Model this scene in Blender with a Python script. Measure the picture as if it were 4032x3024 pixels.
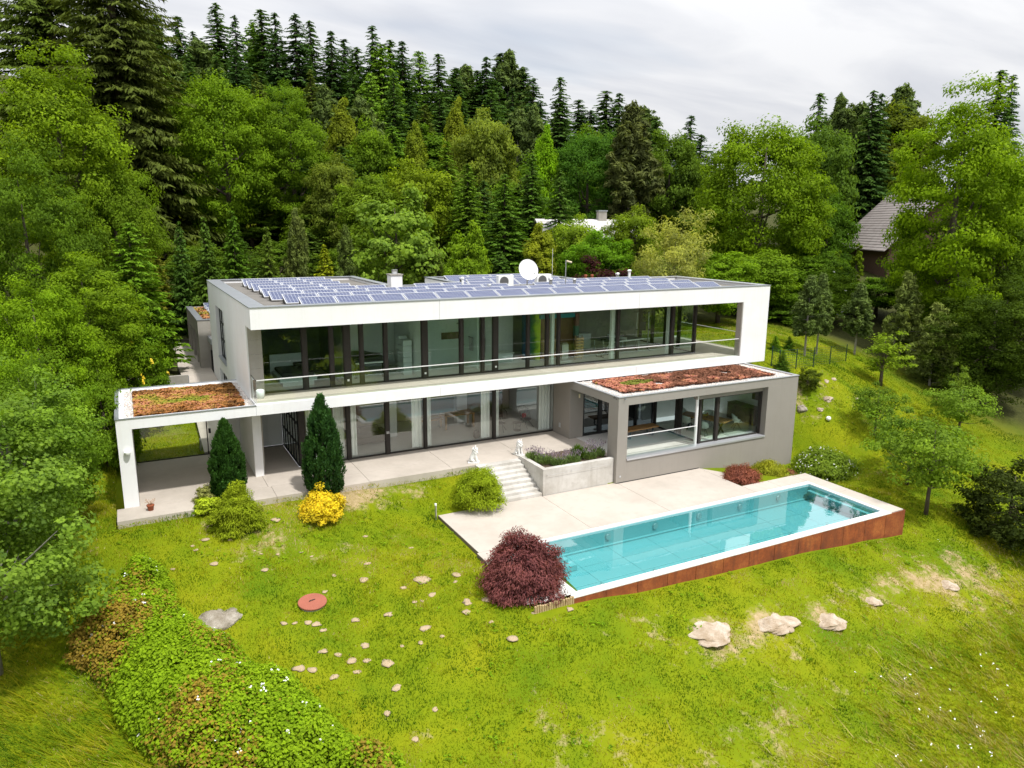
import bpy, math, random
import numpy as np
from mathutils import Vector, Matrix

# ------------------------------------------------------------ camera, light
scn = bpy.context.scene
for o in list(bpy.data.objects):
    bpy.data.objects.remove(o)
COL = scn.collection
CAM = np.array([-4.13627, -29.40672, 10.44433])
FWD = np.array([0.45584906, 0.8641999, -0.21297927])
RGT = np.array([0.88517162, -0.46521367, 0.00688818])
UPV = np.array([0.0931281, 0.19166318, 0.97703244])
FPX = 2882.482                                   # focal length in photo pixels (4032 wide)
cd = bpy.data.cameras.new('camera')
cam = bpy.data.objects.new('camera', cd)
COL.objects.link(cam)
cd.sensor_width = 36.0
cd.lens = 36.0 * FPX / 4032
cd.clip_start = 0.1
cd.clip_end = 4000
M = Matrix.Identity(4)
for i in range(3):
    M[i][0] = RGT[i]; M[i][1] = UPV[i]; M[i][2] = -FWD[i]; M[i][3] = CAM[i]
cam.matrix_world = M
scn.camera = cam

SUN_TO = Vector((0.55, -1.55, 3.0)).normalized()   # towards the sun
SUN_EL = math.asin(SUN_TO.z)
SUN_AZ = math.atan2(SUN_TO.x, SUN_TO.y)
sl = bpy.data.lights.new('sun', 'SUN')
sl.energy = 3.0
sl.angle = math.radians(3)
sl.color = (1.0, 0.975, 0.935)
sun = bpy.data.objects.new('sun', sl)
COL.objects.link(sun)
sun.rotation_euler = (-SUN_TO).to_track_quat('-Z', 'Y').to_euler()
sun.location = (0, 0, 60)

w = bpy.data.worlds.new('World')
scn.world = w
w.use_nodes = True
nt = w.node_tree
nt.nodes.clear()
def wn(t, **k):
    n = nt.nodes.new(t)
    for a, b in k.items():
        setattr(n, a, b)
    return n
out = wn('ShaderNodeOutputWorld')
bg = wn('ShaderNodeBackground')
bg.inputs['Strength'].default_value = 0.1
sky = wn('ShaderNodeTexSky', sky_type='NISHITA', sun_disc=False)
sky.sun_elevation = SUN_EL
sky.sun_rotation = SUN_AZ
sky.air_density = 1.0
sky.dust_density = 1.5
tc = wn('ShaderNodeTexCoord')
sep = wn('ShaderNodeSeparateXYZ')
nt.links.new(tc.outputs['Generated'], sep.inputs[0])
zz = wn('ShaderNodeMath', operation='MAXIMUM'); zz.inputs[1].default_value = 0.0
nt.links.new(sep.outputs[2], zz.inputs[0])
za = wn('ShaderNodeMath', operation='ADD'); za.inputs[1].default_value = 0.16
nt.links.new(zz.outputs[0], za.inputs[0])
dx = wn('ShaderNodeMath', operation='DIVIDE'); nt.links.new(sep.outputs[0], dx.inputs[0]); nt.links.new(za.outputs[0], dx.inputs[1])
dy = wn('ShaderNodeMath', operation='DIVIDE'); nt.links.new(sep.outputs[1], dy.inputs[0]); nt.links.new(za.outputs[0], dy.inputs[1])
cmb = wn('ShaderNodeCombineXYZ'); nt.links.new(dx.outputs[0], cmb.inputs[0]); nt.links.new(dy.outputs[0], cmb.inputs[1])
mp = wn('ShaderNodeMapping'); mp.inputs['Rotation'].default_value = (0, 0, 0.9); mp.inputs['Scale'].default_value = (0.55, 1.25, 1)
nt.links.new(cmb.outputs[0], mp.inputs[0])
n1 = wn('ShaderNodeTexNoise'); n1.inputs['Scale'].default_value = 1.6; n1.inputs['Detail'].default_value = 7; n1.inputs['Roughness'].default_value = 0.52; n1.inputs['Distortion'].default_value = 0.5
nt.links.new(mp.outputs[0], n1.inputs['Vector'])
r1 = wn('ShaderNodeValToRGB')
r1.color_ramp.elements[0].position = 0.36; r1.color_ramp.elements[0].color = (5.0, 5.15, 5.55, 1)
r1.color_ramp.elements[1].position = 0.60; r1.color_ramp.elements[1].color = (6.5, 6.55, 6.7, 1)
nt.links.new(n1.outputs['Fac'], r1.inputs[0])
n2 = wn('ShaderNodeTexNoise'); n2.inputs['Scale'].default_value = 0.62; n2.inputs['Detail'].default_value = 4
nt.links.new(mp.outputs[0], n2.inputs['Vector'])
r2 = wn('ShaderNodeValToRGB')
r2.color_ramp.elements[0].position = 0.22; r2.color_ramp.elements[0].color = (0.25, 0.25, 0.25, 1)
r2.color_ramp.elements[1].position = 0.40; r2.color_ramp.elements[1].color = (1, 1, 1, 1)
nt.links.new(n2.outputs['Fac'], r2.inputs[0])
mx = wn('ShaderNodeMix', data_type='RGBA')
nt.links.new(r2.outputs[0], mx.inputs[0])
nt.links.new(sky.outputs[0], mx.inputs[6])
# overcast cloud layer: brighter overhead than at the horizon
zg_ = wn('ShaderNodeMath', operation='MULTIPLY_ADD'); zg_.inputs[1].default_value = 1.1; zg_.inputs[2].default_value = 0.9
nt.links.new(zz.outputs[0], zg_.inputs[0])
vm = wn('ShaderNodeVectorMath', operation='SCALE')
nt.links.new(r1.outputs[0], vm.inputs[0]); nt.links.new(zg_.outputs[0], vm.inputs[3])
nt.links.new(vm.outputs[0], mx.inputs[7])
nt.links.new(mx.outputs[2], bg.inputs['Color'])
nt.links.new(bg.outputs[0], out.inputs[0])

vs = scn.view_settings
vs.view_transform = 'Standard'
vs.look = 'None'
vs.exposure = 0.38
vs.gamma = 1.0
vs.use_curve_mapping = False
scn.render.engine = 'CYCLES'
scn.cycles.max_bounces = 8
scn.cycles.diffuse_bounces = 3
scn.cycles.transparent_max_bounces = 20
scn.cycles.use_adaptive_sampling = True
scn.cycles.adaptive_threshold = 0.02
scn.cycles.glossy_bounces = 4
scn.cycles.caustics_reflective = False
scn.cycles.caustics_refractive = False

# ------------------------------------------------------------ helpers
rnd = random.Random(7)
rng = np.random.default_rng(7)

def tag(o, label=None, cat=None, group=None, kind=None):
    if label: o['label'] = label
    if cat: o['category'] = cat
    if group: o['group'] = group
    if kind: o['kind'] = kind
    return o

def empty(name, loc=(0, 0, 0), rz=0.0):
    o = bpy.data.objects.new(name, None)
    o.empty_display_size = 0.2
    COL.objects.link(o)
    o.location = loc
    o.rotation_euler = (0, 0, rz)
    return o

def link(name, me, parent=None):
    o = bpy.data.objects.new(name, me)
    COL.objects.link(o)
    if parent is not None:
        o.parent = parent
    return o

def fastmesh(name, V, Q, mat, attrs=None, smooth=False):
    """V (n,3), Q (m,k) faces of equal size"""
    me = bpy.data.meshes.new(name)
    V = np.asarray(V, np.float32); Q = np.asarray(Q, np.int32)
    m, k = Q.shape
    me.vertices.add(len(V)); me.vertices.foreach_set('co', V.ravel())
    me.loops.add(m * k); me.loops.foreach_set('vertex_index', Q.ravel())
    me.polygons.add(m)
    me.polygons.foreach_set('loop_start', np.arange(0, m * k, k, dtype=np.int32))
    if smooth:
        me.polygons.foreach_set('use_smooth', np.ones(m, bool))
    if attrs:
        for an, av in attrs.items():
            a = me.attributes.new(an, 'FLOAT', 'POINT')
            a.data.foreach_set('value', np.asarray(av, np.float32))
    me.update(calc_edges=True)
    if mat is not None:
        me.materials.append(mat)
    return me

class MB:
    def __init__(s):
        s.v = []; s.f = []
    def box(s, x0, x1, y0, y1, z0, z1):
        b = len(s.v)
        s.v += [(x0, y0, z0), (x1, y0, z0), (x1, y1, z0), (x0, y1, z0), (x0, y0, z1), (x1, y0, z1), (x1, y1, z1), (x0, y1, z1)]
        s.f += [tuple(b + i for i in q) for q in ((0, 3, 2, 1), (4, 5, 6, 7), (0, 1, 5, 4), (1, 2, 6, 5), (2, 3, 7, 6), (3, 0, 4, 7))]
        return s
    def bar(s, p0, p1, wd, ht):
        p0 = Vector(p0); p1 = Vector(p1); d = (p1 - p0).normalized()
        up = Vector((0, 0, 1)) if abs(d.z) < 0.95 else Vector((0, 1, 0))
        r = d.cross(up).normalized(); u = r.cross(d)
        b = len(s.v)
        for p in (p0, p1):
            for a, c in ((-1, -1), (1, -1), (1, 1), (-1, 1)):
                s.v.append(tuple(p + r * a * wd / 2 + u * c * ht / 2))
        s.f += [tuple(b + i for i in q) for q in ((0, 1, 2, 3), (7, 6, 5, 4), (0, 4, 5, 1), (1, 5, 6, 2), (2, 6, 7, 3), (3, 7, 4, 0))]
        return s
    def tube(s, pts, rads, n=8, cap=True):
        pts = [Vector(p) for p in pts]
        if not isinstance(rads, (list, tuple)):
            rads = [rads] * len(pts)
        b = len(s.v); pr = None
        for i, p in enumerate(pts):
            d = (pts[min(i + 1, len(pts) - 1)] - pts[max(i - 1, 0)]).normalized()
            if pr is None:
                a = Vector((1, 0, 0)) if abs(d.x) < 0.9 else Vector((0, 1, 0))
                pr = (a - d * a.dot(d)).normalized()
            else:
                pr = (pr - d * pr.dot(d)).normalized()
            q = d.cross(pr)
            for k in range(n):
                t = 2 * math.pi * k / n
                s.v.append(tuple(p + (pr * math.cos(t) + q * math.sin(t)) * rads[i]))
        for i in range(len(pts) - 1):
            for k in range(n):
                s.f.append((b + i * n + k, b + i * n + (k + 1) % n, b + (i + 1) * n + (k + 1) % n, b + (i + 1) * n + k))
        if cap:
            s.f.append(tuple(b + k for k in range(n))[::-1])
            s.f.append(tuple(b + (len(pts) - 1) * n + k for k in range(n)))
        return s
    def lathe(s, c, prof, n=20):
        b = len(s.v)
        for r, z in prof:
            for k in range(n):
                t = 2 * math.pi * k / n
                s.v.append((c[0] + r * math.cos(t), c[1] + r * math.sin(t), c[2] + z))
        for i in range(len(prof) - 1):
            for k in range(n):
                s.f.append((b + i * n + k, b + i * n + (k + 1) % n, b + (i + 1) * n + (k + 1) % n, b + (i + 1) * n + k))
        s.f.append(tuple(b + k for k in range(n))[::-1])
        s.f.append(tuple(b + (len(prof) - 1) * n + k for k in range(n)))
        return s
    def prism(s, poly, z0, z1):
        b = len(s.v); n = len(poly)
        s.v += [(x, y, z0) for x, y in poly] + [(x, y, z1) for x, y in poly]
        s.f.append(tuple(b + i for i in range(n))[::-1]); s.f.append(tuple(b + n + i for i in range(n)))
        for i in range(n):
            j = (i + 1) % n
            s.f.append((b + i, b + j, b + n + j, b + n + i))
        return s
    def poly(s, pts):
        b = len(s.v); s.v += [tuple(p) for p in pts]; s.f.append(tuple(range(b, b + len(pts)))); return s
    def build(s, name, mat, parent=None, smooth=False, bevel=0.0):
        me = bpy.data.meshes.new(name)
        me.from_pydata(s.v, [], s.f)
        me.update()
        me.materials.append(mat)
        if smooth:
            for p in me.polygons: p.use_smooth = True
        o = link(name, me, parent)
        if bevel:
            b = o.modifiers.new('bevel', 'BEVEL'); b.width = bevel; b.segments = 2; b.limit_method = 'ANGLE'
        return o

def box(name, mat, parent, x0, x1, y0, y1, z0, z1, bevel=0.0):
    return MB().box(min(x0, x1), max(x0, x1), min(y0, y1), max(y0, y1), z0, z1).build(name, mat, parent, bevel=bevel)

def copy_tree(o, parent=None):
    c = o.copy(); COL.objects.link(c)
    c.parent = parent
    for ch in o.children:
        copy_tree(ch, c)
    return c

def vnoise(x, y, seed=0):
    x = np.asarray(x, float); y = np.asarray(y, float)
    xi = np.floor(x).astype(np.int64); yi = np.floor(y).astype(np.int64)
    fx = x - xi; fy = y - yi
    fx = fx * fx * (3 - 2 * fx); fy = fy * fy * (3 - 2 * fy)
    def h(a, b):
        n = (a * 374761393 + b * 668265263 + seed * 974634777) & 0x7fffffff
        n = ((n ^ (n >> 13)) * 1274126177) & 0x7fffffff
        return ((n ^ (n >> 16)) & 0xffff) / 65535.0
    return (h(xi, yi) * (1 - fx) + h(xi + 1, yi) * fx) * (1 - fy) + (h(xi, yi + 1) * (1 - fx) + h(xi + 1, yi + 1) * fx) * fy

def fbm(x, y, seed=0, o=4):
    r = 0; a = 0.5; t = 0
    for i in range(o):
        r = r + a * vnoise(x * 2 ** i, y * 2 ** i, seed + i); t += a; a *= 0.5
    return r / t

def pray(px, py):
    return FWD + RGT * ((px - 2016) / FPX) + UPV * ((1512 - py) / FPX)
def pdist(p):
    return float((np.asarray(p, float) - CAM) @ FWD)
def on_z(px, py, z):
    d = pray(px, py); return CAM + d * ((z - CAM[2]) / d[2])

# ------------------------------------------------------------ terrain
CP = np.array([
 (-6, -1.5, -.2), (-3, -1.4, -.13), (0, -1.4, -.11), (4, -1.4, -.08), (8.6, -1.5, -.1),
 (6.2, -3.8, -1.07), (6.0, -8.2, -1.16), (2, -4, -.75), (-2, -4, -.65), (-6, -4, -.75),
 (3, -8, -1.35), (-3, -8, -1.5), (-8, -8, -1.9), (7.3, -11.8, -1.26), (10, -11.8, -1.52), (12.5, -11.8, -1.6), (18, -11.8, -1.78), (21.3, -11.8, -1.98), (24, -11.8, -2.26),
 (3, -13, -2.05), (-3, -13, -2.3), (3, -18, -3.2), (-6, -18, -3.6), (9, -16, -2.7), (10, -22, -4.6), (16, -15.5, -3.0), (16, -21, -5.0), (24, -17, -4.2), (24, -24, -6.8),
 (28, -12.5, -2.6), (26.4, -10.6, -2.0), (29.2, -7.8, -1.7), (24.2, -6, -1.6), (26.5, -4.4, -2.1), (27.6, -5.2, -1.6), (20.5, -4.1, -1.2), (22.5, -4.1, -1.5), (25.5, -4.0, -2.0), (22, -5.6, -1.25), (24.8, -5.2, -1.7), (29, -3.5, .2), (29.9, -2.5, 1.1), (30.8, -.6, 2.5), (28, .5, 2.9), (28.2, 4, 3.2),
 (33, 2.1, 2.55), (28.5, 9, 3.3), (36, 9, 3.4), (34, -3.2, .1), (34, -7, -2.0), (38, -4, -1.2), (40, 2, 1.2), (34, -14, -3.5), (42, -12, -3.6), (55, -10, -4), (52, 2, 0),
 (-4, 6.5, .02), (-2, 6.5, .02), (-4.5, 11.5, .95), (-2, 11.5, 1.0), (-9, 3, -.5), (-9, 12, 1.4), (-4, 15, 2.3), (-2, 18, 1.7), (-1, 27, 2.0), (-5, 22, 3.2), (-14, 14, 2.6), (-14, 0, -.8), (-14, -10, -2.6),
 (10, 18, 3.8), (20, 16, 4.0), (28, 16, 3.8), (8, 30, 5.0), (0, 36, 5.0), (-12, 36, 8), (0, 56, 11.2), (20, 48, 8.5), (38, 32, 5.0), (46, 18, 3.8), (60, 45, 6.5), (75, 35, 6.2), (60, 15, 4), (80, 10, 3),
 (0, 75, 14.5), (10, 92, 22), (30, 82, 19), (50, 75, 15.5), (65, 67, 12), (-20, 80, 22), (100, 60, 12), (120, 30, 9), (20, 125, 30), (60, 105, 22), (-30, 125, 34), (110, 100, 16),
 (-40, -40, -8), (0, -45, -11), (40, -45, -12), (80, -40, -10), (-60, 20, 6), (-80, 90, 30), (0, 220, 45), (150, 180, 25), (-150, 120, 45), (260, 60, 18), (240, -100, -12), (0, -220, -25), (-200, -100, -5), (150, -220, -20)], float)
def _U(r2):
    return np.where(r2 > 0, r2 * np.log(np.maximum(r2, 1e-12)), 0)
def _tps():
    n = len(CP); P = np.c_[np.ones(n), CP[:, :2]]
    K = _U(((CP[:, None, :2] - CP[None, :, :2]) ** 2).sum(-1)) + np.eye(n) * 2.0
    A = np.block([[K, P], [P.T, np.zeros((3, 3))]])
    return np.linalg.solve(A, np.r_[CP[:, 2], 0, 0, 0])
TW = _tps()
def ground(x, y, fine=True):
    x = np.atleast_1d(np.asarray(x, float)).copy(); y = np.atleast_1d(np.asarray(y, float)).copy()
    r = np.hypot(x - 20, y); k = np.where(r > 240, 240 / np.maximum(r, 1e-6), 1)
    xx = 20 + (x - 20) * k; yy = y * k
    out = np.empty(len(xx))
    for i in range(0, len(xx), 20000):
        a = xx[i:i + 20000]; b = yy[i:i + 20000]
        d = (a[:, None] - CP[:, 0]) ** 2 + (b[:, None] - CP[:, 1]) ** 2
        out[i:i + 20000] = _U(d) @ TW[:-3] + TW[-3] + TW[-2] * a + TW[-1] * b
    if fine:
        near = np.clip((r - 3) / 30, 0, 1)
        out = out + (fbm(x * .35, y * .35, 3) - .5) * .14 + (fbm(x * .05, y * .05, 9) - .5) * 2.0 * np.clip((r - 45) / 40, 0, 1)
    return out
def gz(x, y):
    return float(ground([x], [y])[0])
def gp(px, py, tmin=8, tmax=160):
    d = pray(px, py)
    t = np.linspace(tmin, tmax, 700)
    P = CAM + d * t[:, None]
    h = P[:, 2] - ground(P[:, 0], P[:, 1])
    i = int(np.argmax(h < 0))
    if h[i] >= 0: i = len(t) - 1
    i = max(i, 1)
    a = h[i - 1] / (h[i - 1] - h[i]) if h[i - 1] != h[i] else 0
    p = P[i - 1] + (P[i] - P[i - 1]) * a
    return np.array([p[0], p[1], gz(p[0], p[1])])
# ------------------------------------------------------------ materials
class NT:
    def __init__(s, name):
        s.m = bpy.data.materials.new(name); s.m.use_nodes = True
        s.t = s.m.node_tree; s.t.nodes.clear()
        s.out = s.n('ShaderNodeOutputMaterial')
    def n(s, t, inp=None, **k):
        x = s.t.nodes.new(t)
        for a, b in k.items(): setattr(x, a, b)
        if inp:
            for a, b in inp.items():
                if isinstance(b, bpy.types.NodeSocket): s.t.links.new(b, x.inputs[a])
                else: x.inputs[a].default_value = b
        return x
    def noise(s, scale, vec=None, detail=5, rough=.55, dist=0.0):
        i = {'Scale': scale, 'Detail': detail, 'Roughness': rough, 'Distortion': dist}
        if vec is not None: i['Vector'] = vec
        return s.n('ShaderNodeTexNoise', i).outputs['Fac']
    def ramp(s, fac, stops):
        r = s.n('ShaderNodeValToRGB', {0: fac}); e = r.color_ramp.elements
        while len(e) < len(stops): e.new(0.5)
        for el, (p, c) in zip(e, stops):
            el.position = p; el.color = (*c, 1) if len(c) == 3 else c
        return r.outputs[0]
    def mix(s, f, a, b, blend='MIX'):
        x = s.n('ShaderNodeMix', data_type='RGBA', blend_type=blend)
        for i, q in ((0, f), (6, a), (7, b)):
            if isinstance(q, bpy.types.NodeSocket): s.t.links.new(q, x.inputs[i])
            else: x.inputs[i].default_value = q if i == 0 else ((*q, 1) if len(q) == 3 else q)
        return x.outputs[2]
    def math(s, op, a, b=0.0, clamp=False):
        x = s.n('ShaderNodeMath', {0: a, 1: b}, operation=op, use_clamp=clamp); return x.outputs[0]
    def pos(s):
        return s.n('ShaderNodeNewGeometry').outputs['Position']
    def obj(s):
        return s.n('ShaderNodeTexCoord').outputs['Object']
    def bump(s, h, strength=.3, dist=.02):
        return s.n('ShaderNodeBump', {'Height': h, 'Strength': strength, 'Distance': dist}).outputs[0]
    def done(s, sh):
        s.t.links.new(sh, s.out.inputs[0]); return s.m
    def pbr(s, col, rough=.6, metal=0.0, normal=None, spec=None):
        i = {'Base Color': col if isinstance(col, bpy.types.NodeSocket) else (*col, 1), 'Roughness': rough, 'Metallic': metal}
        if normal is not None: i['Normal'] = normal
        if spec is not None: i['Specular IOR Level'] = spec
        return s.n('ShaderNodeBsdfPrincipled', i).outputs[0]

def m_plain(name, col, rough=.6, metal=0.0, var=.08, scale=6.0, bump=0.0, spec=None):
    t = NT(name); p = t.pos()
    f = t.noise(scale, p)
    c = t.mix(f, tuple(max(0, a * (1 - var)) for a in col), tuple(min(1, a * (1 + var)) for a in col))
    nb = t.bump(t.noise(scale * 8, p), bump, .01) if bump else None
    return t.done(t.pbr(c, rough, metal, nb, spec))

def m_stained(name, col, dirt, rough=.75, sc=1.0, streak=True, amt=.55, bump=.15):
    """plaster or concrete with soft blotches and faint vertical run marks"""
    t = NT(name); p = t.pos()
    a = t.noise(.7 * sc, p, 6, .6)
    b = t.noise(5 * sc, p, 6, .65)
    mp = t.n('ShaderNodeMapping', {'Vector': p, 'Scale': (6, 6, .35)}).outputs[0]
    s = t.noise(1.1, mp, 4, .6)
    c = t.mix(t.math('MULTIPLY', t.ramp(a, [(.42, (0, 0, 0)), (.72, (1, 1, 1))]), amt), col, dirt)
    c = t.mix(t.math('MULTIPLY', t.ramp(b, [(.5, (0, 0, 0)), (.8, (1, 1, 1))]), amt * .6), c, dirt)
    if streak:
        c = t.mix(t.math('MULTIPLY', t.ramp(s, [(.52, (0, 0, 0)), (.78, (1, 1, 1))]), amt * .7), c, dirt)
    nb = t.bump(t.noise(60, p, 3), bump, .006)
    return t.done(t.pbr(c, rough, 0, nb, .3))

def m_glass(name, tint, refl=1.0, base=.04):
    t = NT(name)
    fr = t.n('ShaderNodeFresnel', {'IOR': 1.52}).outputs[0]
    f = t.math('ADD', t.math('MULTIPLY', fr, refl), base, True)
    f = t.math('MULTIPLY', f, t.math('SUBTRACT', 1.0, t.n('ShaderNodeNewGeometry').outputs['Backfacing']))
    tr = t.n('ShaderNodeBsdfTransparent', {'Color': (*tint, 1)}).outputs[0]
    gl = t.n('ShaderNodeBsdfGlossy', {'Color': (.93, .97, .95, 1), 'Roughness': 0.0}).outputs[0]
    return t.done(t.n('ShaderNodeMixShader', {0: f, 1: tr, 2: gl}).outputs[0])

def m_leaf(name, spread=.45, warm=(1.25, 1.12, .6), trans=.42, spec=.08, shade=1.0):
    """leaf colour comes from the object's own colour; 'tone' differs leaf by leaf"""
    t = NT(name)
    oi = t.n('ShaderNodeObjectInfo')
    at = t.n('ShaderNodeAttribute', attribute_name='tone').outputs['Fac']
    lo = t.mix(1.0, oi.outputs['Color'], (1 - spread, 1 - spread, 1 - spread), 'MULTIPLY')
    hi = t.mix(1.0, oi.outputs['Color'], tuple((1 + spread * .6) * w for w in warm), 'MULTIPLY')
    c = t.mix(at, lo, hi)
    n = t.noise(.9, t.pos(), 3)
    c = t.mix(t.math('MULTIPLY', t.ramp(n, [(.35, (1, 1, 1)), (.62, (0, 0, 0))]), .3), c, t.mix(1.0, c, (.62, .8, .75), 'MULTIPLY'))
    d = t.pbr(c, .7, 0, None, spec)
    tr = t.n('ShaderNodeBsdfTranslucent', {'Color': t.mix(1.0, c, (1.25, 1.25, .55), 'MULTIPLY')}).outputs[0]
    return t.done(t.n('ShaderNodeMixShader', {0: trans, 1: d, 2: tr}).outputs[0])

WHITE = m_stained('white_render', (.87, .87, .875), (.70, .68, .64), .8, .5, True, .38, .08)
GREY = m_stained('grey_render', (.315, .29, .255), (.27, .25, .22), .85, .8, True, .5, .25)
CONC = m_stained('raw_concrete', (.38, .355, .315), (.26, .24, .205), .8, 1.3, True, .6, .3)
CONCW = m_stained('bright_concrete', (.60, .58, .54), (.36, .33, .28), .8, 1.2, True, .75, .3)
CONCF = m_stained('polished_concrete', (.74, .72, .68), (.62, .60, .55), .35, .6, False, .5, .05)
PAVE = m_stained('terrace_concrete', (.535, .475, .41), (.39, .345, .29), .75, .7, False, .7, .2)
PAVE2 = m_stained('balcony_concrete', (.58, .52, .44), (.48, .43, .36), .75, .5, False, .4, .15)
ROOFM = m_stained('roof_membrane', (.20, .185, .165), (.135, .125, .11), .9, 1.5, False, .7, .5)
METAL = m_plain('zinc_coping', (.46, .48, .51), .42, .75, .12, 1.2)
METALL = m_plain('pale_coping', (.60, .61, .63), .45, .6, .08, 1.2)
STEEL = m_plain('brushed_steel', (.55, .55, .54), .35, .9, .1, 4)
FRAME = m_plain('dark_bronze_frame', (.036, .031, .027), .55, 0, .15, 3, 0, .25)
BLACK = m_plain('black_metal', (.016, .016, .017), .45, .2, .2, 5)
DARKW = m_plain('dark_fabric', (.035, .032, .032), .85, 0, .3, 20, .3)
RAIL = m_plain('rail_metal', (.86, .86, .85), .4, .1, .05, 3)
GLASS_U = m_glass('green_window_glass', (.90, .97, .93), 1.8, .05)
GLASS_G = m_glass('window_glass', (.965, .985, .975), 2.0, .045)
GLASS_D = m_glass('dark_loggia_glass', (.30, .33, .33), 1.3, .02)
GLASS_B = m_glass('balustrade_glass', (.955, .985, .965), 1.2, .015)
PLASTER = m_plain('interior_white', (.91, .92, .90), .8, 0, .04, 2)
PLASTERG = m_plain('interior_pale_green', (.74, .84, .78), .6, 0, .05, 2)
WOOD = None
def m_wood(name, a, b, sc=1.0, rough=.5, axis=(1.5, 12, 12)):
    t = NT(name); p = t.obj()
    mp = t.n('ShaderNodeMapping', {'Vector': p, 'Scale': tuple(q * sc for q in axis)}).outputs[0]
    f = t.noise(1.4, mp, 6, .65, 1.2)
    return t.done(t.pbr(t.ramp(f, [(.3, a), (.68, b)]), rough, 0, t.bump(f, .15, .005)))
OAK = m_wood('oak_wood', (.30, .155, .05), (.52, .30, .12))
PINEW = m_wood('pale_wood', (.42, .25, .10), (.60, .40, .19))
STAKE = m_wood('weathered_stake', (.33, .22, .10), (.58, .44, .24), 2.0, .8, (14, 14, 2))
DARKOAK = m_wood('dark_wood', (.060, .036, .020), (.115, .07, .04))
CURT = m_plain('sheer_curtain', (.90, .93, .88), .9, 0, .06, 3)
BARK = m_plain('bark', (.105, .082, .062), .95, 0, .45, 7, .6)
BARKG = m_plain('grey_bark', (.27, .25, .215), .95, 0, .35, 7, .5)
STONEW = m_plain('white_statue', (.80, .79, .76), .6, 0, .06, 14, .2)
TERRA = m_plain('terracotta', (.30, .085, .035), .8, 0, .2, 12)
REDL = m_plain('red_cover', (.34, .105, .065), .75, 0, .18, 2.5, .2)
LEAF = m_leaf('leaf')
NEEDLE = m_leaf('needle', .5, (1.2, 1.12, .7), .25, .06)
FINE = m_leaf('fine_leaf', .5, (1.18, 1.14, .85), .3, .1)
PETAL = m_plain('white_petal', (.85, .85, .80), .7, 0, .05, 5)
YPETAL = m_plain('yellow_petal', (.85, .62, .03), .7, 0, .1, 5)

def m_corten():
    t = NT('rusted_steel'); p = t.pos()
    a = t.noise(1.4, p, 7, .62); b = t.noise(14, p, 6, .7)
    mp = t.n('ShaderNodeMapping', {'Vector': p, 'Scale': (3.2, 3.2, .35)}).outputs[0]
    s = t.noise(1.2, mp, 6, .65)
    c = t.ramp(a, [(.30, (.19, .045, .012)), (.5, (.36, .09, .020)), (.70, (.52, .17, .04))])
    c = t.mix(t.math('MULTIPLY', t.ramp(b, [(.4, (0, 0, 0)), (.7, (1, 1, 1))]), .55), c, (.10, .028, .012))
    c = t.mix(t.math('MULTIPLY', t.ramp(s, [(.50, (0, 0, 0)), (.72, (1, 1, 1))]), .6), c, (.10, .035, .018))
    oi = t.n('ShaderNodeObjectInfo').outputs['Random']
    c = t.mix(t.math('MULTIPLY', oi, .35), c, (.17, .045, .014))
    return t.done(t.pbr(c, .85, 0, t.bump(b, .3, .004)))
CORTEN = m_corten()

def m_solar():
    t = NT('solar_cells'); u = t.obj()
    sx = t.n('ShaderNodeSeparateXYZ', {0: u})
    def line(o, period, wd):
        m = t.math('MODULO', t.math('ADD', o, 50.0), period)
        return t.math('LESS_THAN', m, wd)
    l = t.math('MAXIMUM', line(sx.outputs[0], .146, .014), line(sx.outputs[1], .146, .014))
    c = t.mix(l, (.028, .042, .12), (.42, .45, .52))
    return t.done(t.pbr(c, .22, 0, None, .4))
SOLAR = m_solar()
ALU = m_plain('panel_frame', (.70, .71, .72), .4, .5, .05, 5)

def m_gravel(name, a, b):
    t = NT(name); p = t.pos()
    v = t.n('ShaderNodeTexVoronoi', {'Vector': p, 'Scale': 22.0})
    c = t.ramp(t.n('ShaderNodeSeparateColor', {0: v.outputs['Color']}).outputs[0], [(.1, a), (.9, b)])
    return t.done(t.pbr(c, .85, 0, t.bump(v.outputs['Distance'], .9, .02)))
GRAVEL = m_gravel('pale_gravel', (.40, .37, .34), (.74, .70, .66))
def m_tone(name, stops, rough=.85, trans=0.0):
    t = NT(name)
    at = t.n('ShaderNodeAttribute', attribute_name='tone').outputs['Fac']
    c = t.ramp(at, stops)
    d = t.pbr(c, rough, 0, None, .2)
    if trans:
        d = t.n('ShaderNodeMixShader', {0: trans, 1: d, 2: t.n('ShaderNodeBsdfTranslucent', {'Color': c}).outputs[0]}).outputs[0]
    return t.done(d)
PEBBLE = m_tone('pebble', [(0, (.42, .40, .38)), (.5, (.62, .60, .57)), (1, (.82, .80, .77))])
PEBBLEP = m_tone('roof_pebble', [(0, (.45, .40, .36)), (.5, (.66, .60, .55)), (1, (.82, .76, .72))])
SEDUM_A = m_tone('sedum', [(0, (.10, .045, .02)), (.22, (.20, .095, .025)), (.4, (.36, .155, .035)), (.55, (.46, .19, .12)), (.66, (.44, .26, .06)), (.82, (.30, .23, .03)), (1, (.19, .21, .02))])
SEDUM_B = m_tone('sedum_rust', [(0, (.13, .055, .03)), (.35, (.21, .088, .05)), (.68, (.30, .13, .075)), (.80, (.50, .19, .14)), (.9, (.50, .26, .08)), (1, (.19, .20, .03))])
GRASSM = m_tone('grass_blade', [(0, (.04, .105, .002)), (.26, (.115, .215, .002)), (.5, (.25, .305, .003)), (.70, (.38, .355, .008)), (.88, (.53, .43, .12)), (1, (.64, .53, .28))], .7, .4)

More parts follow.
